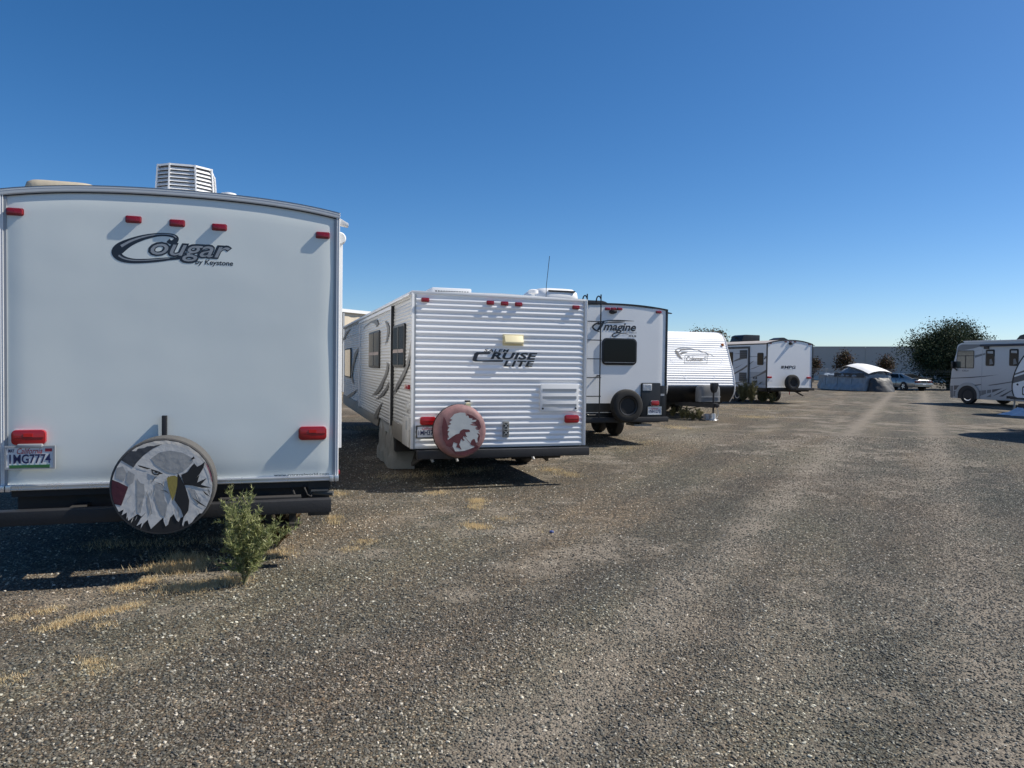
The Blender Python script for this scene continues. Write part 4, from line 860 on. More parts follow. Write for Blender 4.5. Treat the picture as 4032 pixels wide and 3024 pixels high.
x0, z_ = R5.rear(z5(1345, 358), -.06); MB().lathe([(-.14, .001), (-.12, .06), (-.05, .09), (.0, .10)], 'y', (x0, 0, z_), 16, sz=.55).ob('rear_camera', BLACK, e)
for a, c in (((890, 1020), (972, 985)), ((1645, 1030), (1722, 995))):
    x0, x1, z0, z1 = R5.rbox(z5(*a), z5(*c), -.04); lens(e, x0, x1, z0, z1, .05, REDL, name='tail_lamp')
x0, x1, z0, z1 = R5.rbox(z5(915, 1092), z5(980, 1045), -.04); MB().box(x0, x1, -.05, -.04, z0, z1).ob('licence_plate', PLATE, e)
px_text(R5, 'MPG', z5(1210, 838), z5(1432, 782), -.007, DECAL, e, shear=.15, bold=.03)
MB().flat([R5.rear(z5(*p), -.007) for p in ((1155, 782), (1208, 782), (1198, 835), (1145, 835))], -.007).ob('badge_block', DECALG, e, smooth=0)
px_text(R5, 'ULTRA-LITE', z5(1200, 860), z5(1380, 845), -.007, DECALL, e, bold=.01)
spare(e, -.058, -.38, -.16, .968, .36, 6, mat('spoke rim', (.03, .03, .032), .3))
MB().box(-1.1, 1.24, -.16, -.02, .615, .735).ob('bumper', BLACKM, e, bevel=.008)
undercarriage(e, 1.1, .1, 7.6, .50, .72); axles(e, (2.35, 3.25), r=.36)
MB().box(-1.2, -1.15, .05, LEN, .55, .73).ob('side_skirt', BLACK, e); MB().obox((.5, .2, .55), (1.0, .3, .36), .06, .05).ob('stabiliser_jack', CHASSIS, e); MB().tube([(.1, .1, .55), (.1, .1, .42)], .02, 8).ob('drain_valve', PLRED, e)
def r5(p, y): return R5.rear(z5(*p), y)
y = 3.6; x0, x1 = r5((385, 300), y)[0], r5((742, 300), y)[0]; zt = r5((520, 185), y)[1]
MB().prism([(x0, 2.82), (x0 + .02, 2.95), (x0 + .12, zt - .05), (x0 + .28, zt), (x1 - .02, zt - .005), (x1, zt - .03), (x1, 2.82)], y, y + 1.0).ob('air_conditioner', BLACK, e, bevel=.03)
y = .8; x0, x1 = r5((1075, 275), y)[0], r5((1280, 275), y)[0]; zt = r5((1200, 240), y)[1]
MB().prism([(x0, 2.86), (x0, zt - .09), (x0 + .25, zt), (x1 - .2, zt), (x1, zt - .08), (x1, 2.86)], y, y + .6).ob('roof_vent', BLACK, e, bevel=.01)
y = 4.2; a = r5((320, 300), y); c = r5((320, 240), y); MB().tube([(a[0], y, 2.8), (a[0], y, c[1])], .04, 8).ob('tv_antenna_mast', BLACK, e); MB().box(a[0] - .35, a[0] + .35, y - .1, y + .1, c[1], c[1] + .03).ob('tv_antenna', BLACK, e)
pts = [R5.rear(z5(*p), .05) for p in ((1755, 378), (1755, 390), (1795, 398), (1790, 390))]; MB().prism(pts, .02, .1).ob('gutter_spout', BLACK, e)

# ================================================================== motorhome across the aisle
R6 = Rig('motorhome', 'white and grey motorhome across the aisle, its cab window and front wheel in view', 'motorhome', (23.037, 35.873), TH, ROW)
e = R6.e; zr = zm(3680, 1280, 3.95); X6 = -1.2
prof = [(-7.5, .30), (.96, .26), (1.0, .85), (.93, 1.55), (.80, 2.10), (.68, 2.52), (.665, 2.75), (.60, 2.87), (.45, 2.94), (.28, 2.95), (.28, 3.0), (-7.5, 3.0)]
W6 = mat('white coach paint', (.52, .52, .52), .35, var=.03)
MB().prism(prof, X6, 1.2, 'x').ob('body', W6, e, bevel=.02, smooth=30)
def p6(pts, m, name, off=.0025, parent=None): return MB().flat([R6.side(zr(*p), X6 - off) for p in pts], X6 - off, 'x').ob(name, m, parent or e, smooth=0)
G6 = mat('grey coach graphic', (.16, .17, .18), .4, var=.06); G6d = mat('dark coach graphic', (.075, .075, .085), .4, var=.06); G6l = mat('light coach graphic', (.36, .37, .38), .4)
p6([(352, 400), (356, 360), (385, 318), (430, 300), (700, 300), (705, 335), (600, 365), (480, 388)], G6, 'front_cap_graphic')
p6([(625, 470), (790, 435), (790, 460), (625, 510)], G6, 'side_graphic'); p6([(625, 405), (780, 365), (625, 410)], G6l, 'side_graphic')
p6([(248, 822), (500, 810), (730, 795), (1005, 770), (780, 802), (560, 822), (250, 832)], G6d, 'side_graphic')
p6([(820, 935), (1020, 905), (1230, 872), (1240, 884), (1000, 925), (860, 942)], G6d, 'side_graphic')
p6([(300, 938), (540, 935), (725, 918), (725, 930), (640, 945), (300, 1010)], G6d, 'side_graphic')
p6([(243, 942), (290, 942), (285, 1128), (243, 1126)], G6, 'bumper_graphic'); p6([(295, 1020), (400, 1020), (350, 1050), (345, 1108), (290, 1110)], G6, 'side_graphic')
for q in ([(620, 1028), (672, 1022), (672, 1100), (640, 1112), (625, 1080)], [(692, 1020), (800, 1012), (800, 1068), (692, 1108)], [(815, 1010), (880, 1004), (880, 1050), (815, 1062)], [(895, 1002), (1060, 985), (895, 1050)], [(895, 1110), (1030, 1030), (1140, 985), (1000, 1070)], [(1000, 1110), (1200, 1010), (1220, 1010), (1060, 1112)], [(800, 1122), (880, 1070), (880, 1122)]):
    p6(q, G6 if q[0][0] < 890 else G6d, 'side_graphic')
for yy in (735,): 
    a = R6.side(zr(yy, 700), X6); MB().box(X6 - .004, X6 + .01, a[0] - .01, a[0] + .01, .4, 2.6).ob('body_seam', G6l, e)
q = [(360, 398), (605, 392), (620, 405), (612, 665), (600, 675), (335, 668), (330, 655)]
cw = MB().prism([R6.side(zr(*p), X6) for p in q], X6 - .012, X6 + .02, 'x').ob('cab_window', BLACK, e)
for q in ([(368, 408), (603, 402), (605, 470), (358, 474)], [(357, 486), (476, 484), (470, 660), (342, 656)], [(492, 484), (605, 480), (600, 662), (486, 662)]): MB().flat([R6.side(zr(*p), X6 - .0145) for p in q], X6 - .0145, 'x').ob('pane', GLASSL, cw, smooth=0)
for a, c in (((792, 635), (936, 378)), ((1158, 635), (1310, 368))):
    w = side_window(R6, zr(*a), zr(*c), X6 - .008, e, slide=False)
    y0, y1, z0, z1 = R6.sbox(zr(*a), zr(*c), X6 - .02); MB().flat([(y0 + .08, z1 - .2), (y1 - .08, z1 - .18), (y1 - .08, z1 - .08), (y0 + .08, z1 - .08)], X6 - .0245, 'x').ob('valance', G6l, w, smooth=0); MB().flat([(y0 + .06, z0 + .1), (y1 - .2, z0 + .06), (y1 - .2, z0 + .3), (y0 + .15, z0 + .34)], X6 - .0245, 'x').ob('curtain', G6, w, smooth=0)
a = R6.side(zr(710, 320), X6 - .06); MB().box(X6 - .12, X6, -7.0, a[0], a[1] - .05, a[1] + .06).ob('awning_case', mat('navy awning', (.018, .022, .04), .5), e, bevel=.03)
MB().box(X6 - .06, X6, R6.side(zr(850, 350), X6)[0], R6.side(zr(780, 350), X6)[0], a[1] - .16, a[1] - .05).ob('awning_bracket', BLACK, e)
MB().box(X6 - .03, 1.22, -7.5, .29, 3.0, 3.04).ob('roof_cap', TRIMW, e, bevel=.01)
MB().prism([(-3.1, 3.04), (-3.1, 3.32), (-2.2, 3.32), (-1.95, 3.26), (-1.75, 3.04)], -.45, .35, 'x').ob('air_conditioner', BLACK, e, bevel=.02)
# wheel arch, wheels
r_ = .41; arc = []
arcm = mat('grey arch trim', (.38, .38, .37), .5)
outer = [(.66 * math.cos(t), .44 + .60 * math.sin(t)) for t in [math.pi * k / 16 for k in range(17)]]; inner = [(.52 * math.cos(t), .44 + .46 * math.sin(t)) for t in [math.pi * k / 16 for k in range(17)]]
MB().prism([(.66, .28)] + outer + [(-.66, .28), (-.52, .28)] + inner[::-1] + [(.52, .28)], X6 - .03, X6 + .01, 'x').ob('wheel_arch', arcm, e, smooth=30)
MB().prism([(.52, .27)] + inner + [(-.52, .27)], X6 - .006, X6 + .02, 'x').ob('wheel_well', BLACKM, e)
for s in (-1, 1):
    w = wheel(e, s * 1.10, 0, r_, .23, s, mat('chrome wheel liner', (.62, .62, .62), .18, metal=.95, var=.1))
    for k in range(8): t = 2 * math.pi * k / 8; MB().lathe([(s * 1.10 + s * .10, .001), (s * 1.10 + s * .09, .02), (s * 1.10 + s * .05, .02)], 'x', (0, .10 * math.cos(t), r_ + .10 * math.sin(t)), 8).ob('lug_nut', ALU, w)
    for yy in (-5.1,): wheel(e, s * 1.02, yy, r_, .40, s)
MB().tube([(-1.0, 0, .4), (1.0, 0, .4)], .06, 8).ob('axle', CHASSIS, e); MB().tube([(-1.0, -5.1, .4), (1.0, -5.1, .4)], .06, 8).ob('axle', CHASSIS, e)
MB().box(-.5, .5, -7, .8, .24, .35).ob('frame_rail', CHASSIS, e)
# mirror
a = R6.side(zr(305, 620), X6 - .12); MB().box(X6 - .28, X6 - .05, a[0] - .05, a[0] + .05, a[1] - .18, a[1] + .18).ob('wing_mirror', BLACK, e, bevel=.03)
b_ = R6.side(zr(345, 705), X6 - .03); MB().obox((X6 - .12, a[0], a[1] - .15), (X6 - .01, b_[0], b_[1]), .05, .05).ob('mirror_arm', BLACK, e)
px_text_side = R6.sbox(zr(430, 722), zr(535, 702), X6); me = lettering('PURSUIT', 0, 1, 0, 1, 0, DECALG, e, bold=.02)
for v in me.data.vertices:
    u, w = v.co.x, v.co.z; v.co = (X6 - .003, px_text_side[1] - u * (px_text_side[1] - px_text_side[0]), px_text_side[2] + w * (px_text_side[3] - px_text_side[2]))

# ================================================================== rounded-nose trailers beyond the right edge
def nose_trailer(o, label):
    R = Rig('travel_trailer', label, 'trailer', o, TH, ROW); e = R.e
    curve = [(-.92, .68), (-.86, .85), (-.84, 1.1), (-.88, 1.4), (-1.0, 1.75), (-1.2, 2.1), (-1.5, 2.42), (-1.95, 2.65), (-2.5, 2.74)]
    cv = catmull(curve, 5); poly = [(-8.2, .62), (-1.05, .62)] + cv + [(-8.2, 2.78)]
    MB().prism(poly, -1.2, 1.2, 'x').ob('body', GELW, e, smooth=30)
    for s in (-1, 1): MB().tube([(s * 1.2, y + .004, z) for y, z in cv] + [(s * 1.2, -8.2, 2.78)], .024, 8).ob('corner_trim', BLACK, e)
    X = -1.204
    for q, m in (([(-.90, 1.52), (-1.6, 1.78), (-2.6, 2.02), (-2.6, 1.94), (-1.6, 1.70), (-.89, 1.46)], DECALG), ([(-.86, 1.38), (-1.6, 1.62), (-3.2, 1.95), (-3.2, 1.72), (-1.6, 1.36), (-.85, 1.16)], DECALG)):
        MB().flat(q, X, 'x').ob('side_decal', m, e, smooth=0)
    hp = MB().prism(rrect(-2.3, -1.25, .72, 1.0 + .06, .06), X - .012, X + .01, 'x').ob('cargo_hatch', BLACK, e); MB().prism(rrect(-2.26, -1.29, .76, 1.02, .05), X - .016, X, 'x').ob('hatch_door', GELW, hp)
    MB().lathe([(X - .012, .001), (X - .012, .035), (X, .04)], 'x', (0, -1.05, 1.12), 14).ob('cable_port', BLACK, e)
    MB().prism(rrect(-3.6, -2.9, 1.45, 2.2, .08), X - .014, X + .01, 'x').ob('window', GLASS, e)
    for s in (-1, 1): MB().obox((s * .6, -1.2, .58), (s * .05, .12, .56), .06, .12).ob('tongue_beam', BLACKM, e)
    MB().box(-.06, .06, 0, .3, .52, .62).ob('coupler', BLACKM, e)
    MB().tube([(0, 0, .02), (0, 0, .85)], .032, 10).ob('tongue_jack', GREYTRIM, e); MB().lathe([(0, .09), (.015, .09), (.02, .001)], 'z', (0, 0, 0), 12).ob('jack_foot', GREYTRIM, e)
    MB().box(-.3, .3, -.75, -.35, .62, 1.02).ob('gas_bottle_cover', BLACK, e, bevel=.08)
    undercarriage(e, 1.1, -8.0, -1.2, .45, .62); axles(e, (-5.3, -4.4))
    MB().prism([(-5.4, 2.77), (-5.3, 3.02), (-4.6, 3.04), (-4.4, 2.77)], -.35, .35, 'x').ob('air_conditioner', BLACK, e, bevel=.03)
    return R
R7 = nose_trailer((20.0, 29.4), 'rounded white trailer nose with grey stripes cut off by the right picture edge')
R8 = nose_trailer((14.62, 20.85), 'rounded white trailer standing just outside the right picture edge'); R8.e.scale = (1, 1, 1.14)
# silver tarp heap in front of it
g0 = atz(3992, 1638)
tb_ = bpy.data.objects.new('tarpaulin', None)
b = MB(); rows = []
for j in range(17):
    t = j / 16; h = .78 * (1 - t) ** 1.3
    row = []
    for k in range(49):
        a = 2 * math.pi * k / 48; rr = (.12 + .95 * t) * (1 + .16 * noise.noise((2.2 * math.cos(a), 2.2 * math.sin(a), t * 1.5)) + .05 * noise.noise((7 * math.cos(a), 7 * math.sin(a), t * 3)))
        row.append((rr * 1.25 * math.cos(a), rr * .8 * math.sin(a), max(.01, h + .05 * noise.noise((4 * math.cos(a), 4 * math.sin(a), t * 5 + 3)) * (1 - .5 * t))))
    rows.append(row)
b.strip(rows); tp = b.ob('tarpaulin', mat('silver tarpaulin', (.62, .64, .68), .35, metal=.25, var=.15, vscale=5, bump=.7, bscale=9), smooth=50)
bpy.data.objects.remove(tb_)
tp.location = (g0.x + 1.22, g0.y + .2, 0); tp.rotation_euler = (0, 0, -.2)
tag(tp, 'crumpled silver tarpaulin heaped on the gravel at the right edge', 'tarpaulin')

# ================================================================== silver coupe
gw = atz(3561, 1538); oc = gw + UX * .82 - NX * 1.0
R9 = Rig('coupe_car', 'silver two-door coupe parked between the tarped boat and the big bush', 'car', (oc.x, oc.y), TH, ROW)
e = R9.e; SILV = mat('silver car paint', (.34, .345, .33), .28, metal=.55, var=.04, coat=.5)
st = [(0, .60, .80, .70), (.06, .84, .86, .80), (.35, .90, .93, .88), (1.0, .95, .925, .92), (1.6, .94, .93, .92), (2.6, .94, .94, .92), (3.3, .94, .93, .91), (3.9, .94, .84, .88), (4.5, .88, .74, .78), (4.85, .74, .62, .62), (4.93, .5, .5, .5)]
b = MB(); rows = []
for y, w, zd, zs in st:
    zb = .24 if .2 < y < 4.6 else .34
    half = [(w * .90, zb), (w, .44), (w * .985, .62), (w * .96, zs - .12), (w * .88, zd - .015), (w * .6, zd + .008), (0, zd + .018)]
    rows.append([(-x, y, z) for x, z in half] + [(x, y, z) for x, z in half[::-1][1:]])
b.strip(rows); b.add(rows[0], [tuple(range(len(rows[0])))]); b.add(rows[-1], [tuple(range(len(rows[-1])))])
b.ob('body', SILV, e, smooth=45)
rb, fb, rt_, ft = (.70, .42, .93), (.80, 3.45, .93), (.54, 1.55, 1.275), (.56, 2.45, 1.29)
b = MB(); V8 = [(-rb[0], rb[1], rb[2]), (rb[0], rb[1], rb[2]), (fb[0], fb[1], fb[2]), (-fb[0], fb[1], fb[2]), (-rt_[0], rt_[1], rt_[2]), (rt_[0], rt_[1], rt_[2]), (ft[0], ft[1], ft[2]), (-ft[0], ft[1], ft[2])]
b.add(V8, [(4, 5, 6, 7), (0, 1, 5, 4), (2, 3, 7, 6), (3, 0, 4, 7), (1, 2, 6, 5)]).ob('cabin', SILV, e, bevel=.03)
def quad_in(ids, u0, u1, v0, v1, off):
    A, B, D, E_ = [Vector(V8[i]) for i in ids]; n_ = (B - A).cross(E_ - A).normalized()
    if n_.dot((A + B + D + E_) / 4 - Vector((0, 2, 1))) < 0: n_ = -n_
    def P(u, v): return A.lerp(B, u).lerp(E_.lerp(D, u), v) + n_ * off
    return [P(u0, v0), P(u1, v0), P(u1, v1), P(u0, v1)]
for ids, u0, u1, v0, v1, nm in (((0, 1, 5, 4), .07, .93, .05, .94, 'rear_window'), ((2, 3, 7, 6), .06, .94, .06, .94, 'windscreen'), ((3, 0, 4, 7), .08, .60, .10, .88, 'side_window'), ((1, 2, 6, 5), .40, .92, .10, .88, 'side_window'), ((3, 0, 4, 7), .66, .78, .12, .80, 'quarter_window')):
    MB().add(quad_in(ids, u0, u1, v0, v1, .012), [(0, 1, 2, 3)]).ob(nm, GLASS, e, smooth=0)
MB().prism([(.02, .93), (.0, .99), (.18, .985), (.34, .95)], -.80, .80, 'x').ob('spoiler', SILV, e, bevel=.01)
for s in (-1, 1):
    MB().prism([(s * .30, .62), (s * .80, .62), (s * .82, .76), (s * .34, .76)], -.012, .10).ob('tail_lamp', mat('smoked red lens', (.10, .008, .01), .2), e, bevel=.01)
    for yy in (1.0, 3.62):
        MB().lathe([(s * .935, .001), (s * .935, .36), (s * .80, .36)], 'x', (0, yy, .33), 24).ob('wheel_arch', BLACKM, e)
        w = wheel(e, s * .85, yy, .32, .215, s, BLACK)
        for k in range(5):
            t = 2 * math.pi * k / 5; MB().obox((s * .955, yy, .32), (s * .955, yy + .17 * math.cos(t), .32 + .17 * math.sin(t)), .055, .02, Vector((1, 0, 0))).ob('wheel_spoke', ALU, w)
MB().box(-.86, .86, -.05, .10, .42, .58).ob('rear_bumper', SILV, e, bevel=.03); MB().box(-.26, .26, -.008, .05, .62, .75).ob('rear_panel', BLACK, e)
MB().box(-.16, .16, -.056, -.05, .46, .56).ob('licence_plate', PLATE, e)
for s in (-1, 1):
    MB().box(s * .95 - .008, s * .95 + .008, 1.72, 1.735, .35, .9).ob('door_gap', BLACK, e); MB().box(s * .945 - .09, s * .945 + .09, 3.0, 3.12, .93, 1.05).ob('door_mirror', SILV, e, bevel=.03)

# ================================================================== boat under tarps
oB = atz(3408, 1542) + UX * 1.15
R10 = Rig('covered_boat', 'motor boat wrapped in grey-blue tarps with a white top cover', 'boat', (oB.x, oB.y), TH, ROW)
e = R10.e
TARP = mat('grey blue tarpaulin', (.25, .29, .33), .42, var=.35, vscale=2.5, bump=.9, bscale=4); TARPW = mat('white canvas', (.80, .80, .78), .6, var=.05, bump=.2, bscale=6); TARPD = mat('dark grey tarpaulin', (.040, .043, .047), .55, var=.3, vscale=3, bump=.6, bscale=6)
ytab = [(0.0, 1.1, 1.25), (.5, 1.15, 1.5), (1.2, 1.2, 1.72), (1.9, 1.2, 1.86), (2.5, 1.2, 1.78), (2.9, 1.15, 1.5), (3.4, 1.1, 1.30), (4.1, .95, 1.24), (4.8, .75, 1.20), (5.3, .5, 1.16), (5.6, .35, 1.05), (5.9, .25, .5)]
b = MB(); rows = []
tt = catmull(ytab, 5)
for y, w, zc in tt:
    row = []
    sect = [(-1.12, .03), (-1.10, .25), (-1.02, .5), (-.98, .78), (-.97, .95), (-1.0, 1.10), (-.8, 1.0 + (zc - 1.05) * .45), (-.45, 1.0 + (zc - 1.0) * .85), (0, zc)]
    full = sect + [(-x, z) for x, z in sect[::-1][1:]]
    full2 = catmull(full, 3)
    for x, z in full2:
        zz = min(z, zc) if z < 1.1 else z
        if y > 5.2: zz *= max(.75, 1 - (y - 5.2) * .12)
        f = noise.noise((x * 2.5, y * 2.2, zz * 1.2)) * .10 + abs(noise.noise((x * 3, y * 5 + zz * 2.5, zz * 1.2 + 4))) * .12
        row.append((x * w + f * (1 if x > 0 else -1) * (abs(x) > .2), y + f * .5, max(.015, zz + f * .8 * (z > .5))))
    rows.append(row)
b.strip(rows); b.add(rows[0], [tuple(range(len(rows[0])))])
b.ob('hull_cover', TARP, e, smooth=55)
b = MB(); b.strip([[(x, y + .04 * noise.noise((x, y, 1)), (1.97 - .52 * (max(0, 2.0 - y) / 2.2) ** 1.6 - .25 * max(0, y - 2.0)) - .16 * abs(x) ** 2.2 + .02 * noise.noise((x * 3, y * 3, 6)) + .05) for x in [-1.12 + 2.24 * k / 16 for k in range(17)]] for y in [-.25 + 2.75 * j / 20 for j in range(21)]]).ob('white_top_cover', TARPW, e, smooth=60)
b = MB(); rows = []
for j in range(15):
    t = j / 14; rows.append([((.9 + .25 * t) * .9 * math.cos(a) + .08 * noise.noise((3 * math.cos(a), 3 * math.sin(a), t * 4)), -.15 + (.25 + .55 * t) * math.sin(a) + .07 * noise.noise((4 * math.cos(a), 4 * math.sin(a), t * 4 + 9)), max(.012, .98 * (1 - t ** 1.4) + .06 * noise.noise((5 * math.cos(a), 5 * math.sin(a), t * 5)))) for a in [2 * math.pi * k / 40 for k in range(41)]])
b.strip(rows).ob('engine_cover', TARPD, e, smooth=55)
b = MB(); b.strip([[(-1.22 - .02 * math.sin(y * 4), y, z + .03 * noise.noise((y * 2, 0, z))) for y in [.1 + 3.0 * k / 24 for k in range(25)]] for z in (1.0, 1.15, 1.30)]).ob('hull_band', TARPD, e, smooth=60)
for y in (2.75, 4.0, 1.3): MB().tube([(-1.24, y, .3), (-1.2, y, .9), (-1.1, y, 1.15)], .012, 6).ob('tie_strap', BLACK, e)

# ================================================================== buildings and fence at the edge of the lot
AD = Vector((.48, .877, 0)).normalized(); AP = Vector((.877, -.48, 0)).normalized()
WALL = mat('painted concrete wall', (.46, .43, .395), .75, var=.06, vscale=.5, bump=.05, bscale=6); WALLB = mat('pale base paint', (.54, .51, .48), .75, var=.06, vscale=.7)
wb = bpy.data.objects.new('warehouse', None); C.objects.link(wb); wb.location = (40.7, 100, 0); wb.rotation_euler = (0, 0, math.atan2(AP.y, AP.x))
tag(wb, 'long grey concrete warehouse wall beyond the boat and the car', 'building')
PWD = 6.3; pm = MB().box(.012, PWD - .012, 0, .2, 1.12, 4.45); me1 = pm.ob('wall_panel', WALL, wb, bevel=.01, seg=1)
bm1 = MB().box(.012, PWD - .012, -.012, .2, 0, 1.10).ob('base_panel', WALLB, wb, bevel=.01, seg=1); cm1 = MB().box(0, PWD, -.05, .25, 4.452, 4.53).ob('parapet_cap', mat('metal coping', (.55, .55, .54), .5), wb)
k0 = -6
for k in range(14):
    for src in (me1, bm1, cm1):
        o = src if k == 0 else src.copy()
        if k: C.objects.link(o); o.parent = wb
        o.location = ((k0 + k) * PWD, 0, 0)
MB().box(k0 * PWD, (k0 + 14) * PWD, .21, 30, .1, 4.30).ob('building_core', WALL, wb)
a = 10.2; MB().tube([(a, 3, 4.3), (a, 3, 5.25)], .05, 8).ob('roof_vent_pipe', GREYTRIM, wb)
sb = bpy.data.objects.new('storage_shed', None); C.objects.link(sb); sb.location = (-12.0, 34.9, 0); sb.rotation_euler = (0, 0, math.atan2(AD.y, AD.x))
tag(sb, 'cream metal storage building with white roof edge behind the ribbed trailer', 'building')
CRM = mat('cream metal wall', (.62, .54, .42), .55, var=.05)
b = MB(); prf = []
for k in range(121):
    x = 30 * k / 120; prf.append((x, -.03 * (k % 4 in (0, 1))))
b.strip([[(x, y, z) for x, y in prf] for z in (0, 4.3)]).ob('wall_cladding', CRM, sb, smooth=0)
MB().box(0, 30, .01, 14, 0, 4.3).ob('shed_core', CRM, sb); MB().box(-.2, 30.2, -.18, 14.2, 4.305, 4.48).ob('roof', TRIMW, sb)
for xx in (5.72, 18.0): MB().box(xx, xx + .12, -.14, -.035, 0, 4.3).ob('downpipe', GREYTRIM, sb)
# fence posts with leaning barbed-wire arms
fe = bpy.data.objects.new('wire_fence', None); C.objects.link(fe); fe.location = (26.6, 62.6, 0); fe.rotation_euler = (0, 0, math.atan2(AP.y, AP.x))
tag(fe, 'galvanised wire fence with leaning barbed arms behind the boat and the car', 'fence')
GALV = mat('galvanised steel', (.55, .56, .57), .4, metal=.6, var=.1)
for k in range(-2, 7):
    x = k * 5.48; p_ = MB().tube([(x, 0, 0), (x, 0, 1.32)], .03, 8).ob('fence_post', GALV, fe); MB().tube([(x, 0, 1.3), (x + .06, -.18, 1.62)], .022, 6).ob('barb_arm', GALV, p_)
for j, z in enumerate((1.40, 1.50, 1.60)): MB().tube([(-11, -.06 * (j + 1), z), (33, -.06 * (j + 1), z)], .006, 4).ob('barbed_wire', GALV, fe)
for z in (.15, .45, .75, 1.05, 1.28): MB().tube([(-11, 0, z), (33, 0, z)], .006, 4).ob('fence_wire', GALV, fe)

# ================================================================== vegetation
def leaf_mat(name, cols, rough=.6, trans=.25):
    m = bpy.data.materials.new(name); m.use_nodes = True; nt = m.node_tree; n = nt.nodes; L = nt.links.new; p = n['Principled BSDF']; p.inputs['Specular IOR Level'].default_value = .25
    g_ = n.new('ShaderNodeNewGeometry'); r = n.new('ShaderNodeValToRGB'); el = r.color_ramp.elements
    while len(el) < len(cols): el.new(.5)
    for i, (q, c) in enumerate(zip(el, cols)): q.position = i / (len(cols) - 1); q.color = (*c, 1)
    L(g_.outputs['Random Per Island'], r.inputs[0]); L(r.outputs[0], p.inputs['Base Color']); p.inputs['Roughness'].default_value = rough
    t = n.new('ShaderNodeBsdfTranslucent'); L(r.outputs[0], t.inputs[0]); mx = n.new('ShaderNodeMixShader'); mx.inputs[0].default_value = trans
    L(p.outputs[0], mx.inputs[1]); L(t.outputs[0], mx.inputs[2]); L(mx.outputs[0], n['Material Output'].inputs[0]); return m
BARK = mat('bark', (.09, .07, .055), .85, var=.3, vscale=8, bump=.5, bscale=20)
def leaves(b, c, n, spread, size, rnd, flat=.9):
    for _ in range(n):
        d = Vector((rnd.gauss(0, 1), rnd.gauss(0, 1), rnd.gauss(0, flat))) * spread * .5; p = c + d
        ax = Vector((rnd.gauss(0, 1), rnd.gauss(0, 1), rnd.gauss(0, .7) + .4)).normalized(); bx = ax.cross(Vector((rnd.gauss(0, 1), rnd.gauss(0, 1), rnd.gauss(0, 1)))).normalized()
        s = size * rnd.uniform(.6, 1.3)
        b.add([p - bx * s * .28, p + ax * s * .5, p + bx * s * .28, p - ax * s * .5], [(0, 1, 2, 3)])
def tree(name, label, loc, h, rx, ry, seed, lm, z0=.0, trunk=.16, clumps=300, per=26, leaf=.2, clump=.7, cat='tree', group=None, shape=None, limbs=9):
    rnd = random.Random(seed)
    e = bpy.data.objects.new(name, None); C.objects.link(e); e.location = loc; tag(e, label, cat, group)
    tips = []
    b = MB(); hz = h * .55
    b.tube([(0, 0, 0), (rnd.uniform(-.1, .1), rnd.uniform(-.1, .1), hz * .5), (rnd.uniform(-.2, .2), rnd.uniform(-.2, .2), hz)], [trunk, trunk * .75, trunk * .4], 8)
    b.ob('trunk', BARK, e)
    lb = MB()
    for k in range(limbs):
        a = 2 * math.pi * k / limbs + rnd.uniform(-.3, .3); q = rnd.uniform(.45, .85); zt = z0 + (h - z0) * rnd.uniform(.35, .9)
        lb.tube([(0, 0, hz * rnd.uniform(.15, .8)), (rx * q * .5 * math.cos(a), ry * q * .5 * math.sin(a), zt * .75), (rx * q * math.cos(a), ry * q * math.sin(a), zt)], [trunk * .4, trunk * .25, trunk * .08], 6)
    lb.ob('limbs', BARK, e)
    b = MB()
    for k in range(clumps):
        while True:
            v = Vector((rnd.uniform(-1, 1), rnd.uniform(-1, 1), rnd.uniform(-1, 1)))
            if .18 < v.length < 1: break
        v = v * (.80 + .35 * noise.noise(v * 1.9 + Vector((seed, 0, 0)))) if rnd.random() < .8 else v * 1.04
        zz = z0 + (h - z0) * (.5 + .5 * v.z); k_ = shape(.5 + .5 * v.z) if shape else 1
        c = Vector((v.x * rx * k_, v.y * ry * k_, max(.15, zz)))
        leaves(b, c, int(per * rnd.uniform(.5, 1.3)), clump, leaf, rnd)
    b.ob('crown', lm, e, fix=False, smooth=0)
    return e
LD = leaf_mat('dark evergreen leaf', [(.008, .016, .008), (.020, .036, .016), (.044, .064, .030), (.085, .098, .052)], .8, .12)
LO = leaf_mat('olive tree leaf', [(.03, .035, .014), (.06, .06, .026), (.10, .085, .04), (.13, .07, .04)])
LB = leaf_mat('brown tinged leaf', [(.022, .022, .012), (.045, .038, .020), (.085, .060, .035), (.11, .05, .035)])
c = ray(3738, 1500); c = Vector((c.x / c.y * 60.5, 60.5, 0))
tree('large_bush', 'huge dark evergreen bush behind the silver coupe', c, 5.7, 3.15, 2.7, 3, LD, .05, .22, 1500, 34, .15, .55, 'bush', shape=lambda t: .72 + .55 * math.sin(math.pi * (t * .8 + .12)), limbs=14)
for px, top, d, w, sd, lb_ in ((3320, 1384, 84, 1.25, 5, 'reddish green sapling in front of the warehouse, above the left end of the boat'), (3488, 1410, 84, 1.0, 8, 'reddish green sapling in front of the warehouse, above the right end of the boat'), (3203, 1425, 84, .8, 12, 'small sapling peeking out behind the farthest trailer')):
    r_ = ray(px, 1450); h_ = EYE + (1432 + .0135 * (px - 2016) - top) / FPX * d
    tree('sapling', lb_, (r_.x / r_.y * d, d, 0), h_ + .2, w, w, sd, LB, 1.2, .07, 85, 26, .2, .6, 'tree', 'saplings by the warehouse', shape=lambda t: 1.15 - .75 * t)
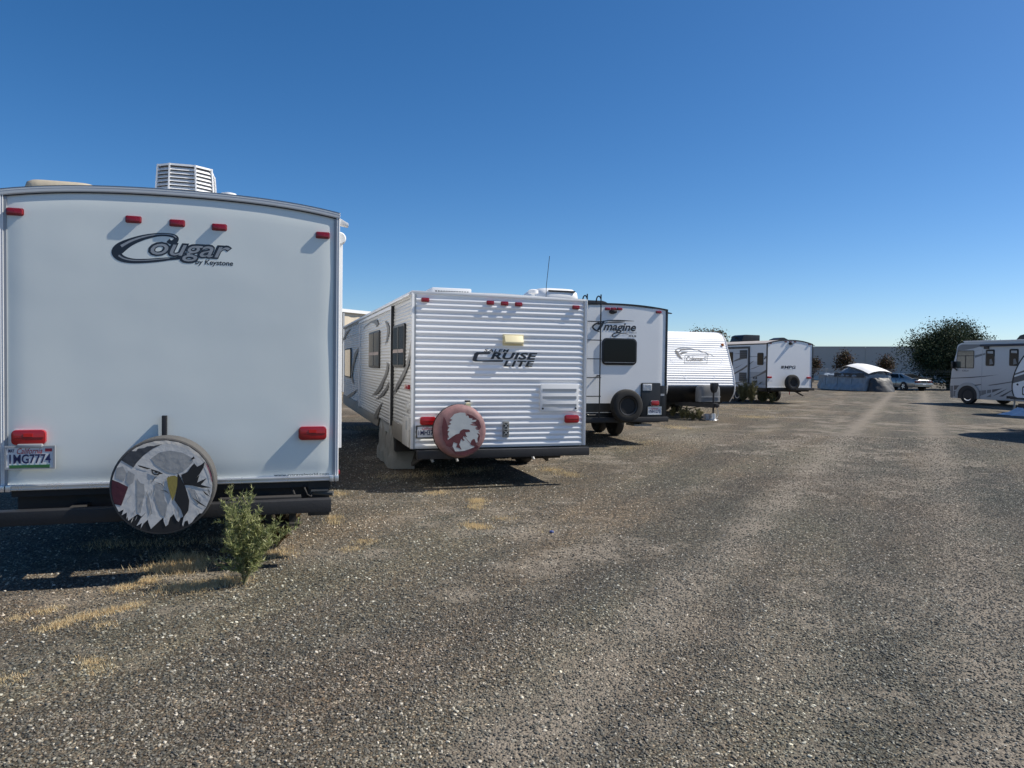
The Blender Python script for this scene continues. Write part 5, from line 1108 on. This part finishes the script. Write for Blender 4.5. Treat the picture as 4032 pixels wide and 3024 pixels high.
for px, top, d, w, sd, lb_ in ((2745, 1288, 72, 1.6, 21, 'leafy tree top showing above the nose-out trailer, fullest of three'), (2785, 1298, 74, 1.0, 22, 'thin tree top showing above the nose-out trailer, middle of three'), (2826, 1300, 71, .8, 23, 'sparse tree top showing above the nose-out trailer, rightmost of three')):
    r_ = ray(px, 1450); h_ = EYE + (1432 + .0135 * (px - 2016) - top) / FPX * d
    tree('tree', lb_, (r_.x / r_.y * d, d, 0), h_, w, w, sd, LO, 2.0, .12, 150, 26, .2, .55, 'tree', 'trees behind the row of trailers')
def weed(name, label, loc, h, w, seed, lm, n=14, twig=True, group=None, cat='weed', leaf=.03, dens=1.):
    rnd = random.Random(seed); e = bpy.data.objects.new(name, None); C.objects.link(e); e.location = loc; tag(e, label, cat, group)
    st_, lf = MB(), MB()
    def spray(p, d, ln, r, lev):
        pts = [p]; q = p.copy(); dd = d.copy(); steps = 5
        for i in range(steps):
            dd = (dd + Vector((rnd.gauss(0, .12), rnd.gauss(0, .12), rnd.gauss(.03, .08)))).normalized(); q = q + dd * ln / steps; pts.append(q.copy())
        st_.tube(pts, [r * (1 - .75 * i / steps) for i in range(steps + 1)], 4, caps=False)
        for i in range(1, steps + 1):
            for _ in range(int((5 if lev else 3) * dens)):
                a = pts[i - 1].lerp(pts[i], rnd.random()); v = (dd * .5 + Vector((rnd.gauss(0, .6), rnd.gauss(0, .6), rnd.gauss(.2, .5)))).normalized(); s = leaf * rnd.uniform(.6, 1.3)
                sd_ = v.cross(Vector((rnd.gauss(0, 1), rnd.gauss(0, 1), rnd.gauss(0, 1)))).normalized() * s * .10
                lf.add([a - sd_, a + sd_, a + v * s], [(0, 1, 2)])
        if lev < 2:
            for i in range(1, steps + 1):
                for _ in range(2 if lev == 0 else 1):
                    v = (dd * .75 + Vector((rnd.gauss(0, .55), rnd.gauss(0, .55), rnd.gauss(.25, .3)))).normalized(); spray(pts[i].copy(), v, ln * rnd.uniform(.28, .45), r * .5, lev + 1)
    for k in range(n):
        a = 2 * math.pi * k / n + rnd.uniform(-.3, .3); tilt = rnd.uniform(.05, 1.) * w / h
        spray(Vector((0, 0, 0)), Vector((math.cos(a) * tilt, math.sin(a) * tilt, 1)).normalized(), h * rnd.uniform(.6, 1.0) * (1.15 - .25 * min(1, tilt)), .004 * h / .5, 0)
    st_.ob('stems', mat('weed stem', (.14, .13, .06), .7, var=.3), e, fix=False); lf.ob('leaves', lm, e, fix=False, smooth=0)
    return e
WG = leaf_mat('thistle green', [(.13, .16, .05), (.24, .27, .10), (.36, .38, .17), (.48, .47, .26)], .6, .3); WT = leaf_mat('thistle tan green', [(.12, .125, .06), (.21, .20, .095), (.30, .26, .14)], .6, .3); WR = leaf_mat('dry thistle', [(.16, .07, .035), (.22, .13, .06), (.13, .13, .06)], .7, .3)
weed('tumbleweed', 'tall green thistle growing at the right end of the nearest bumper', atz(960, 2305), .47, .36, 4, WG, 9, leaf=.036, dens=.65)
weed('tumbleweed', 'low reddish dry thistle close behind the tall green one', atz(1095, 2150), .33, .28, 6, WR, 10, leaf=.024)
for i, (px, py, h_, w_) in enumerate(((2925, 1588, .70, .35), (2960, 1590, .74, .34), (3000, 1588, .5, .3), (3040, 1590, .42, .3))):
    weed('tumbleweed', ('bushy tan-green thistle clump beside the farthest trailer, ' + ('leftmost', 'tallest', 'second from right', 'rightmost')[i]), atz(px, py), h_, w_, 30 + i, WT, 11, leaf=.055, group='thistles beside the farthest trailer')
for i, (px, py, h_) in enumerate(((2650, 1640, .22), (2685, 1650, .25), (2705, 1652, .26), (2728, 1655, .18), (2752, 1656, .27))):
    weed('tumbleweed', 'small thistle in the shade of the nose-out trailer, ' + ('leftmost of five', 'second from the left', 'middle one of five', 'lowest of five', 'rightmost, nearest the jack')[i], atz(px, py), h_, h_ * .5, 50 + i, WT, 7, leaf=.035, group='small thistles under the nose-out trailer')
# dry grass along old tyre ruts and round the trailers
DG = leaf_mat('dry grass blade', [(.46, .34, .17), (.66, .52, .29), (.80, .68, .44), (.54, .34, .17)], .7, .3)
rnd = random.Random(11); b = MB()
def tuft(p, n, h, sp):
    for _ in range(n):
        q = p + Vector((rnd.gauss(0, sp), rnd.gauss(0, sp), 0)); v = Vector((rnd.gauss(0, .55), rnd.gauss(0, .55), 1)).normalized() * h * rnd.uniform(.4, 1.2)
        s = Vector((rnd.gauss(0, 1), rnd.gauss(0, 1), 0)).normalized() * .0022
        b.add([q - s, q + s, q + v], [(0, 1, 2)])
def rut(pts, n, sp, h, per=14):
    c_ = catmull([(*p, 0) for p in pts], 12)
    for _ in range(n):
        p = rnd.choice(c_); q = atz(p[0] + rnd.gauss(0, 14), p[1] + rnd.gauss(0, 3))
        if noise.noise((q.x * 4, q.y * 4, 0)) + .35 * noise.noise((q.x * 11, q.y * 11, 3)) > -.12: tuft(q, int(per * .8), h * 1.25, sp * 1.25)
rut([(60, 2440), (300, 2375), (480, 2320), (600, 2285)], 330, .028, .022); rut([(130, 2500), (300, 2440), (520, 2390), (700, 2340), (830, 2310)], 380, .03, .022)
rut([(560, 2230), (660, 2245), (760, 2240), (860, 2235)], 320, .06, .05); rut([(620, 2205), (720, 2205), (830, 2215)], 120, .05, .06); rut([(640, 2330), (740, 2310), (860, 2300), (930, 2285)], 200, .05, .035)
rut([(350, 2600), (400, 2645)], 45, .03, .02); rut([(30, 2680), (60, 2670)], 20, .03, .02); rut([(390, 2465), (420, 2455)], 30, .03, .02); rut([(1050, 2180), (1140, 2190)], 110, .07, .04)
rut([(1300, 1945), (1330, 1950)], 45, .05, .045); rut([(1310, 2040), (1325, 2060)], 60, .03, .05)
rut([(1690, 1945), (1740, 1940)], 50, .05, .03); rut([(1885, 1970), (1875, 2010)], 110, .03, .035); rut([(1845, 2070), (1890, 2080)], 90, .035, .03); rut([(1960, 2045), (2040, 2040)], 40, .04, .02)
rut([(2150, 1845), (2200, 1860), (2270, 1875)], 150, .06, .03); rut([(2080, 2085), (2160, 2090)], 30, .04, .02); rut([(1430, 2135), (1480, 2125)], 50, .04, .02); rut([(1360, 2165), (1400, 2160)], 30, .04, .02)
for q, n_, s_ in (([(2760, 1625), (2900, 1600), (3060, 1615)], 260, .16), ([(2930, 1640), (3000, 1645), (3090, 1635)], 200, .14), ([(2640, 1680), (2700, 1690)], 90, .12), ([(2450, 1780), (2560, 1740)], 40, .1), ([(1400, 1685), (1440, 1690)], 60, .15), ([(1500, 1880), (1700, 1870), (1900, 1850)], 120, .1), ([(400, 2150), (800, 2140), (1000, 2120)], 150, .08)): rut(q, n_, s_, .04, 16)
tag(b.ob('dry_grass', DG, fix=False, smooth=0), 'scattered golden dry grass along old wheel ruts in the gravel', 'grass', kind='stuff')
# a bottle cap dropped on the gravel
p = atz(2172, 2099); cap = MB().lathe([(0.004, .022), (.016, .022), (.02, .018), (.02, .001)], 'z', (0, 0, 0), 16).ob('bottle_cap', mat('blue plastic', (.03, .06, .22), .4)); cap.location = p + Vector((0, 0, .003)); tag(cap, 'small blue bottle cap lying on the open gravel', 'bottle cap')

# ================================================================== loose stones on top of the packed gravel
def stone_nodes(dens, smin, smax, seed, far):
    ng = bpy.data.node_groups.new('scatter stones', 'GeometryNodeTree'); ng.interface.new_socket('Geometry', in_out='INPUT', socket_type='NodeSocketGeometry'); ng.interface.new_socket('Geometry', in_out='OUTPUT', socket_type='NodeSocketGeometry')
    N = ng.nodes; L = ng.links.new; gi = N.new('NodeGroupInput'); go = N.new('NodeGroupOutput')
    di = N.new('GeometryNodeDistributePointsOnFaces'); di.inputs['Seed'].default_value = seed
    nz = N.new('ShaderNodeTexNoise'); nz.inputs['Scale'].default_value = 1.3; nz.inputs['Detail'].default_value = 5; nz.inputs['Roughness'].default_value = .65
    nb = N.new('ShaderNodeTexNoise'); nb.inputs['Scale'].default_value = .22; nb.inputs['Detail'].default_value = 5; nb.inputs['Roughness'].default_value = .6; nm = N.new('ShaderNodeMath'); nm.operation = 'MULTIPLY'
    mr = N.new('ShaderNodeMapRange'); mr.inputs[1].default_value = .25; mr.inputs[2].default_value = .34; mr.inputs[3].default_value = dens; mr.inputs[4].default_value = dens * .14
    sxyz = N.new('ShaderNodeSeparateXYZ'); fd = N.new('ShaderNodeMapRange'); fd.inputs[1].default_value = 4.0; fd.inputs[2].default_value = far; fd.inputs[3].default_value = 1; fd.inputs[4].default_value = .0; mlt = N.new('ShaderNodeMath'); mlt.operation = 'MULTIPLY'
    pos = N.new('GeometryNodeInputPosition'); L(pos.outputs[0], nz.inputs['Vector']); L(pos.outputs[0], nb.inputs['Vector']); L(nz.outputs['Fac'], nm.inputs[0]); L(nb.outputs['Fac'], nm.inputs[1]); L(nm.outputs[0], mr.inputs[0]); L(pos.outputs[0], sxyz.inputs[0]); L(sxyz.outputs[1], fd.inputs[0]); L(mr.outputs[0], mlt.inputs[0]); L(fd.outputs[0], mlt.inputs[1]); vd = N.new('ShaderNodeVectorMath'); vd.operation = 'DISTANCE'; L(pos.outputs[0], vd.inputs[0]); vd.inputs[1].default_value = atz(3900, 2360); m5 = N.new('ShaderNodeMapRange'); m5.inputs[1].default_value = .3; m5.inputs[2].default_value = 1.3; m5.inputs[3].default_value = .2; m5.inputs[4].default_value = 1; L(vd.outputs['Value'], m5.inputs[0]); m6 = N.new('ShaderNodeMath'); m6.operation = 'MULTIPLY'; L(mlt.outputs[0], m6.inputs[0]); L(m5.outputs[0], m6.inputs[1]); out_d = m6.outputs[0]
    vr = N.new('ShaderNodeVectorRotate'); vr.rotation_type = 'Z_AXIS'; vr.inputs['Angle'].default_value = math.radians(28.7); L(pos.outputs[0], vr.inputs['Vector']); xr = N.new('ShaderNodeSeparateXYZ'); L(vr.outputs[0], xr.inputs[0])
    for c_, w_, amt in TRACKS:
        ab = N.new('ShaderNodeMath'); ab.operation = 'SUBTRACT'; L(xr.outputs[0], ab.inputs[0]); ab.inputs[1].default_value = c_
        a2 = N.new('ShaderNodeMath'); a2.operation = 'ABSOLUTE'; L(ab.outputs[0], a2.inputs[0])
        w1 = N.new('ShaderNodeMath'); w1.operation = 'MULTIPLY_ADD'; L(nz.outputs['Fac'], w1.inputs[0]); w1.inputs[1].default_value = w_ * 2.6; L(a2.outputs[0], w1.inputs[2])
        mq = N.new('ShaderNodeMapRange'); mq.inputs[1].default_value = w_ * 1.15; mq.inputs[2].default_value = w_ * 2.3; mq.inputs[3].default_value = 1 - amt; mq.inputs[4].default_value = 1; L(w1.outputs[0], mq.inputs[0])
        m7 = N.new('ShaderNodeMath'); m7.operation = 'MULTIPLY'; L(out_d, m7.inputs[0]); L(mq.outputs[0], m7.inputs[1]); out_d = m7.outputs[0]
    L(out_d, di.inputs['Density'])
    ico = N.new('GeometryNodeMeshIcoSphere'); ico.inputs['Radius'].default_value = 1; ico.inputs['Subdivisions'].default_value = 2
    sp_ = N.new('GeometryNodeSetPosition'); n3 = N.new('ShaderNodeTexNoise'); n3.inputs['Scale'].default_value = 1.1; L(ico.outputs[0], sp_.inputs[0])
    sb_ = N.new('ShaderNodeVectorMath'); sb_.operation = 'SUBTRACT'; L(n3.outputs['Color'], sb_.inputs[0]); sb_.inputs[1].default_value = (.5, .5, .5)
    sc_ = N.new('ShaderNodeVectorMath'); sc_.operation = 'SCALE'; L(sb_.outputs[0], sc_.inputs[0]); sc_.inputs['Scale'].default_value = 1.3; L(sc_.outputs[0], sp_.inputs['Offset'])
    ip = N.new('GeometryNodeInstanceOnPoints'); L(di.outputs['Points'], ip.inputs['Points']); L(sp_.outputs[0], ip.inputs['Instance'])
    rv = N.new('FunctionNodeRandomValue'); rv.data_type = 'FLOAT_VECTOR'; rv.inputs[0].default_value = (-.5, -.5, 0); rv.inputs[1].default_value = (.5, .5, 6.28); L(rv.outputs[0], ip.inputs['Rotation'])
    rs = N.new('FunctionNodeRandomValue'); rs.data_type = 'FLOAT_VECTOR'; rs.inputs[0].default_value = (smin, smin * .8, smin * .55); rs.inputs[1].default_value = (smax, smax * .8, smax * .6); rs.inputs['Seed'].default_value = 5; L(rs.outputs[0], ip.inputs['Scale'])
    sm = N.new('GeometryNodeSetMaterial'); L(ip.outputs[0], sm.inputs[0]); sm.inputs['Material'].default_value = STONE; L(sm.outputs[0], go.inputs[0]); L(gi.outputs[0], di.inputs['Mesh'])
    return ng
STONE = bpy.data.materials.new('loose stone'); STONE.use_nodes = True; nt = STONE.node_tree
oi = nt.nodes.new('ShaderNodeObjectInfo'); cr = nt.nodes.new('ShaderNodeValToRGB'); el = cr.color_ramp.elements
for _ in range(5): el.new(.5)
for q, (p_, c_) in zip(el, ((0, (.050, .051, .047)), (.3, (.100, .097, .083)), (.55, (.145, .138, .116)), (.72, (.16, .130, .100)), (.84, (.23, .215, .18)), (.94, (.38, .355, .30)), (1, (.70, .66, .57)))): q.position = p_; q.color = (*c_, 1)
tn, _ = patch_tint(nt, oi.outputs['Location']); mm = nt.nodes.new('ShaderNodeMix'); mm.data_type = 'RGBA'; mm.blend_type = 'MULTIPLY'; mm.inputs[0].default_value = 1
nt.links.new(oi.outputs['Random'], cr.inputs[0]); nt.links.new(cr.outputs[0], mm.inputs[6]); nt.links.new(tn, mm.inputs[7]); nt.links.new(mm.outputs[2], nt.nodes['Principled BSDF'].inputs['Base Color']); nt.nodes['Principled BSDF'].inputs['Roughness'].default_value = .7
def gravel(name, poly, dens, smin, smax, seed, label, far):
    me = bpy.data.meshes.new(name); me.from_pydata([(x, y, .001) for x, y in poly], [], [tuple(range(len(poly)))]); me.materials.append(MATS.get('gravel_base') or STONE)
    o = link(name, me); md = o.modifiers.new('stones', 'NODES'); md.node_group = stone_nodes(dens, smin, smax, seed, far); tag(o, label, 'gravel', kind='stuff'); return o
gravel('gravel', [(-3.2, 2.5), (3.2, 2.5), (9.2, 13.0), (-5.4, 8.0)], 6800, .0038, .0088, 1, 'fine loose grey stones strewn over the packed gravel', 9.5)
gravel('gravel', [(-3.2, 2.5), (3.2, 2.5), (12.0, 18.0), (-3.5, 18.0), (-5.4, 6.0)], 600, .008, .0135, 2, 'coarser pale stones scattered over the packed gravel', 17.5)
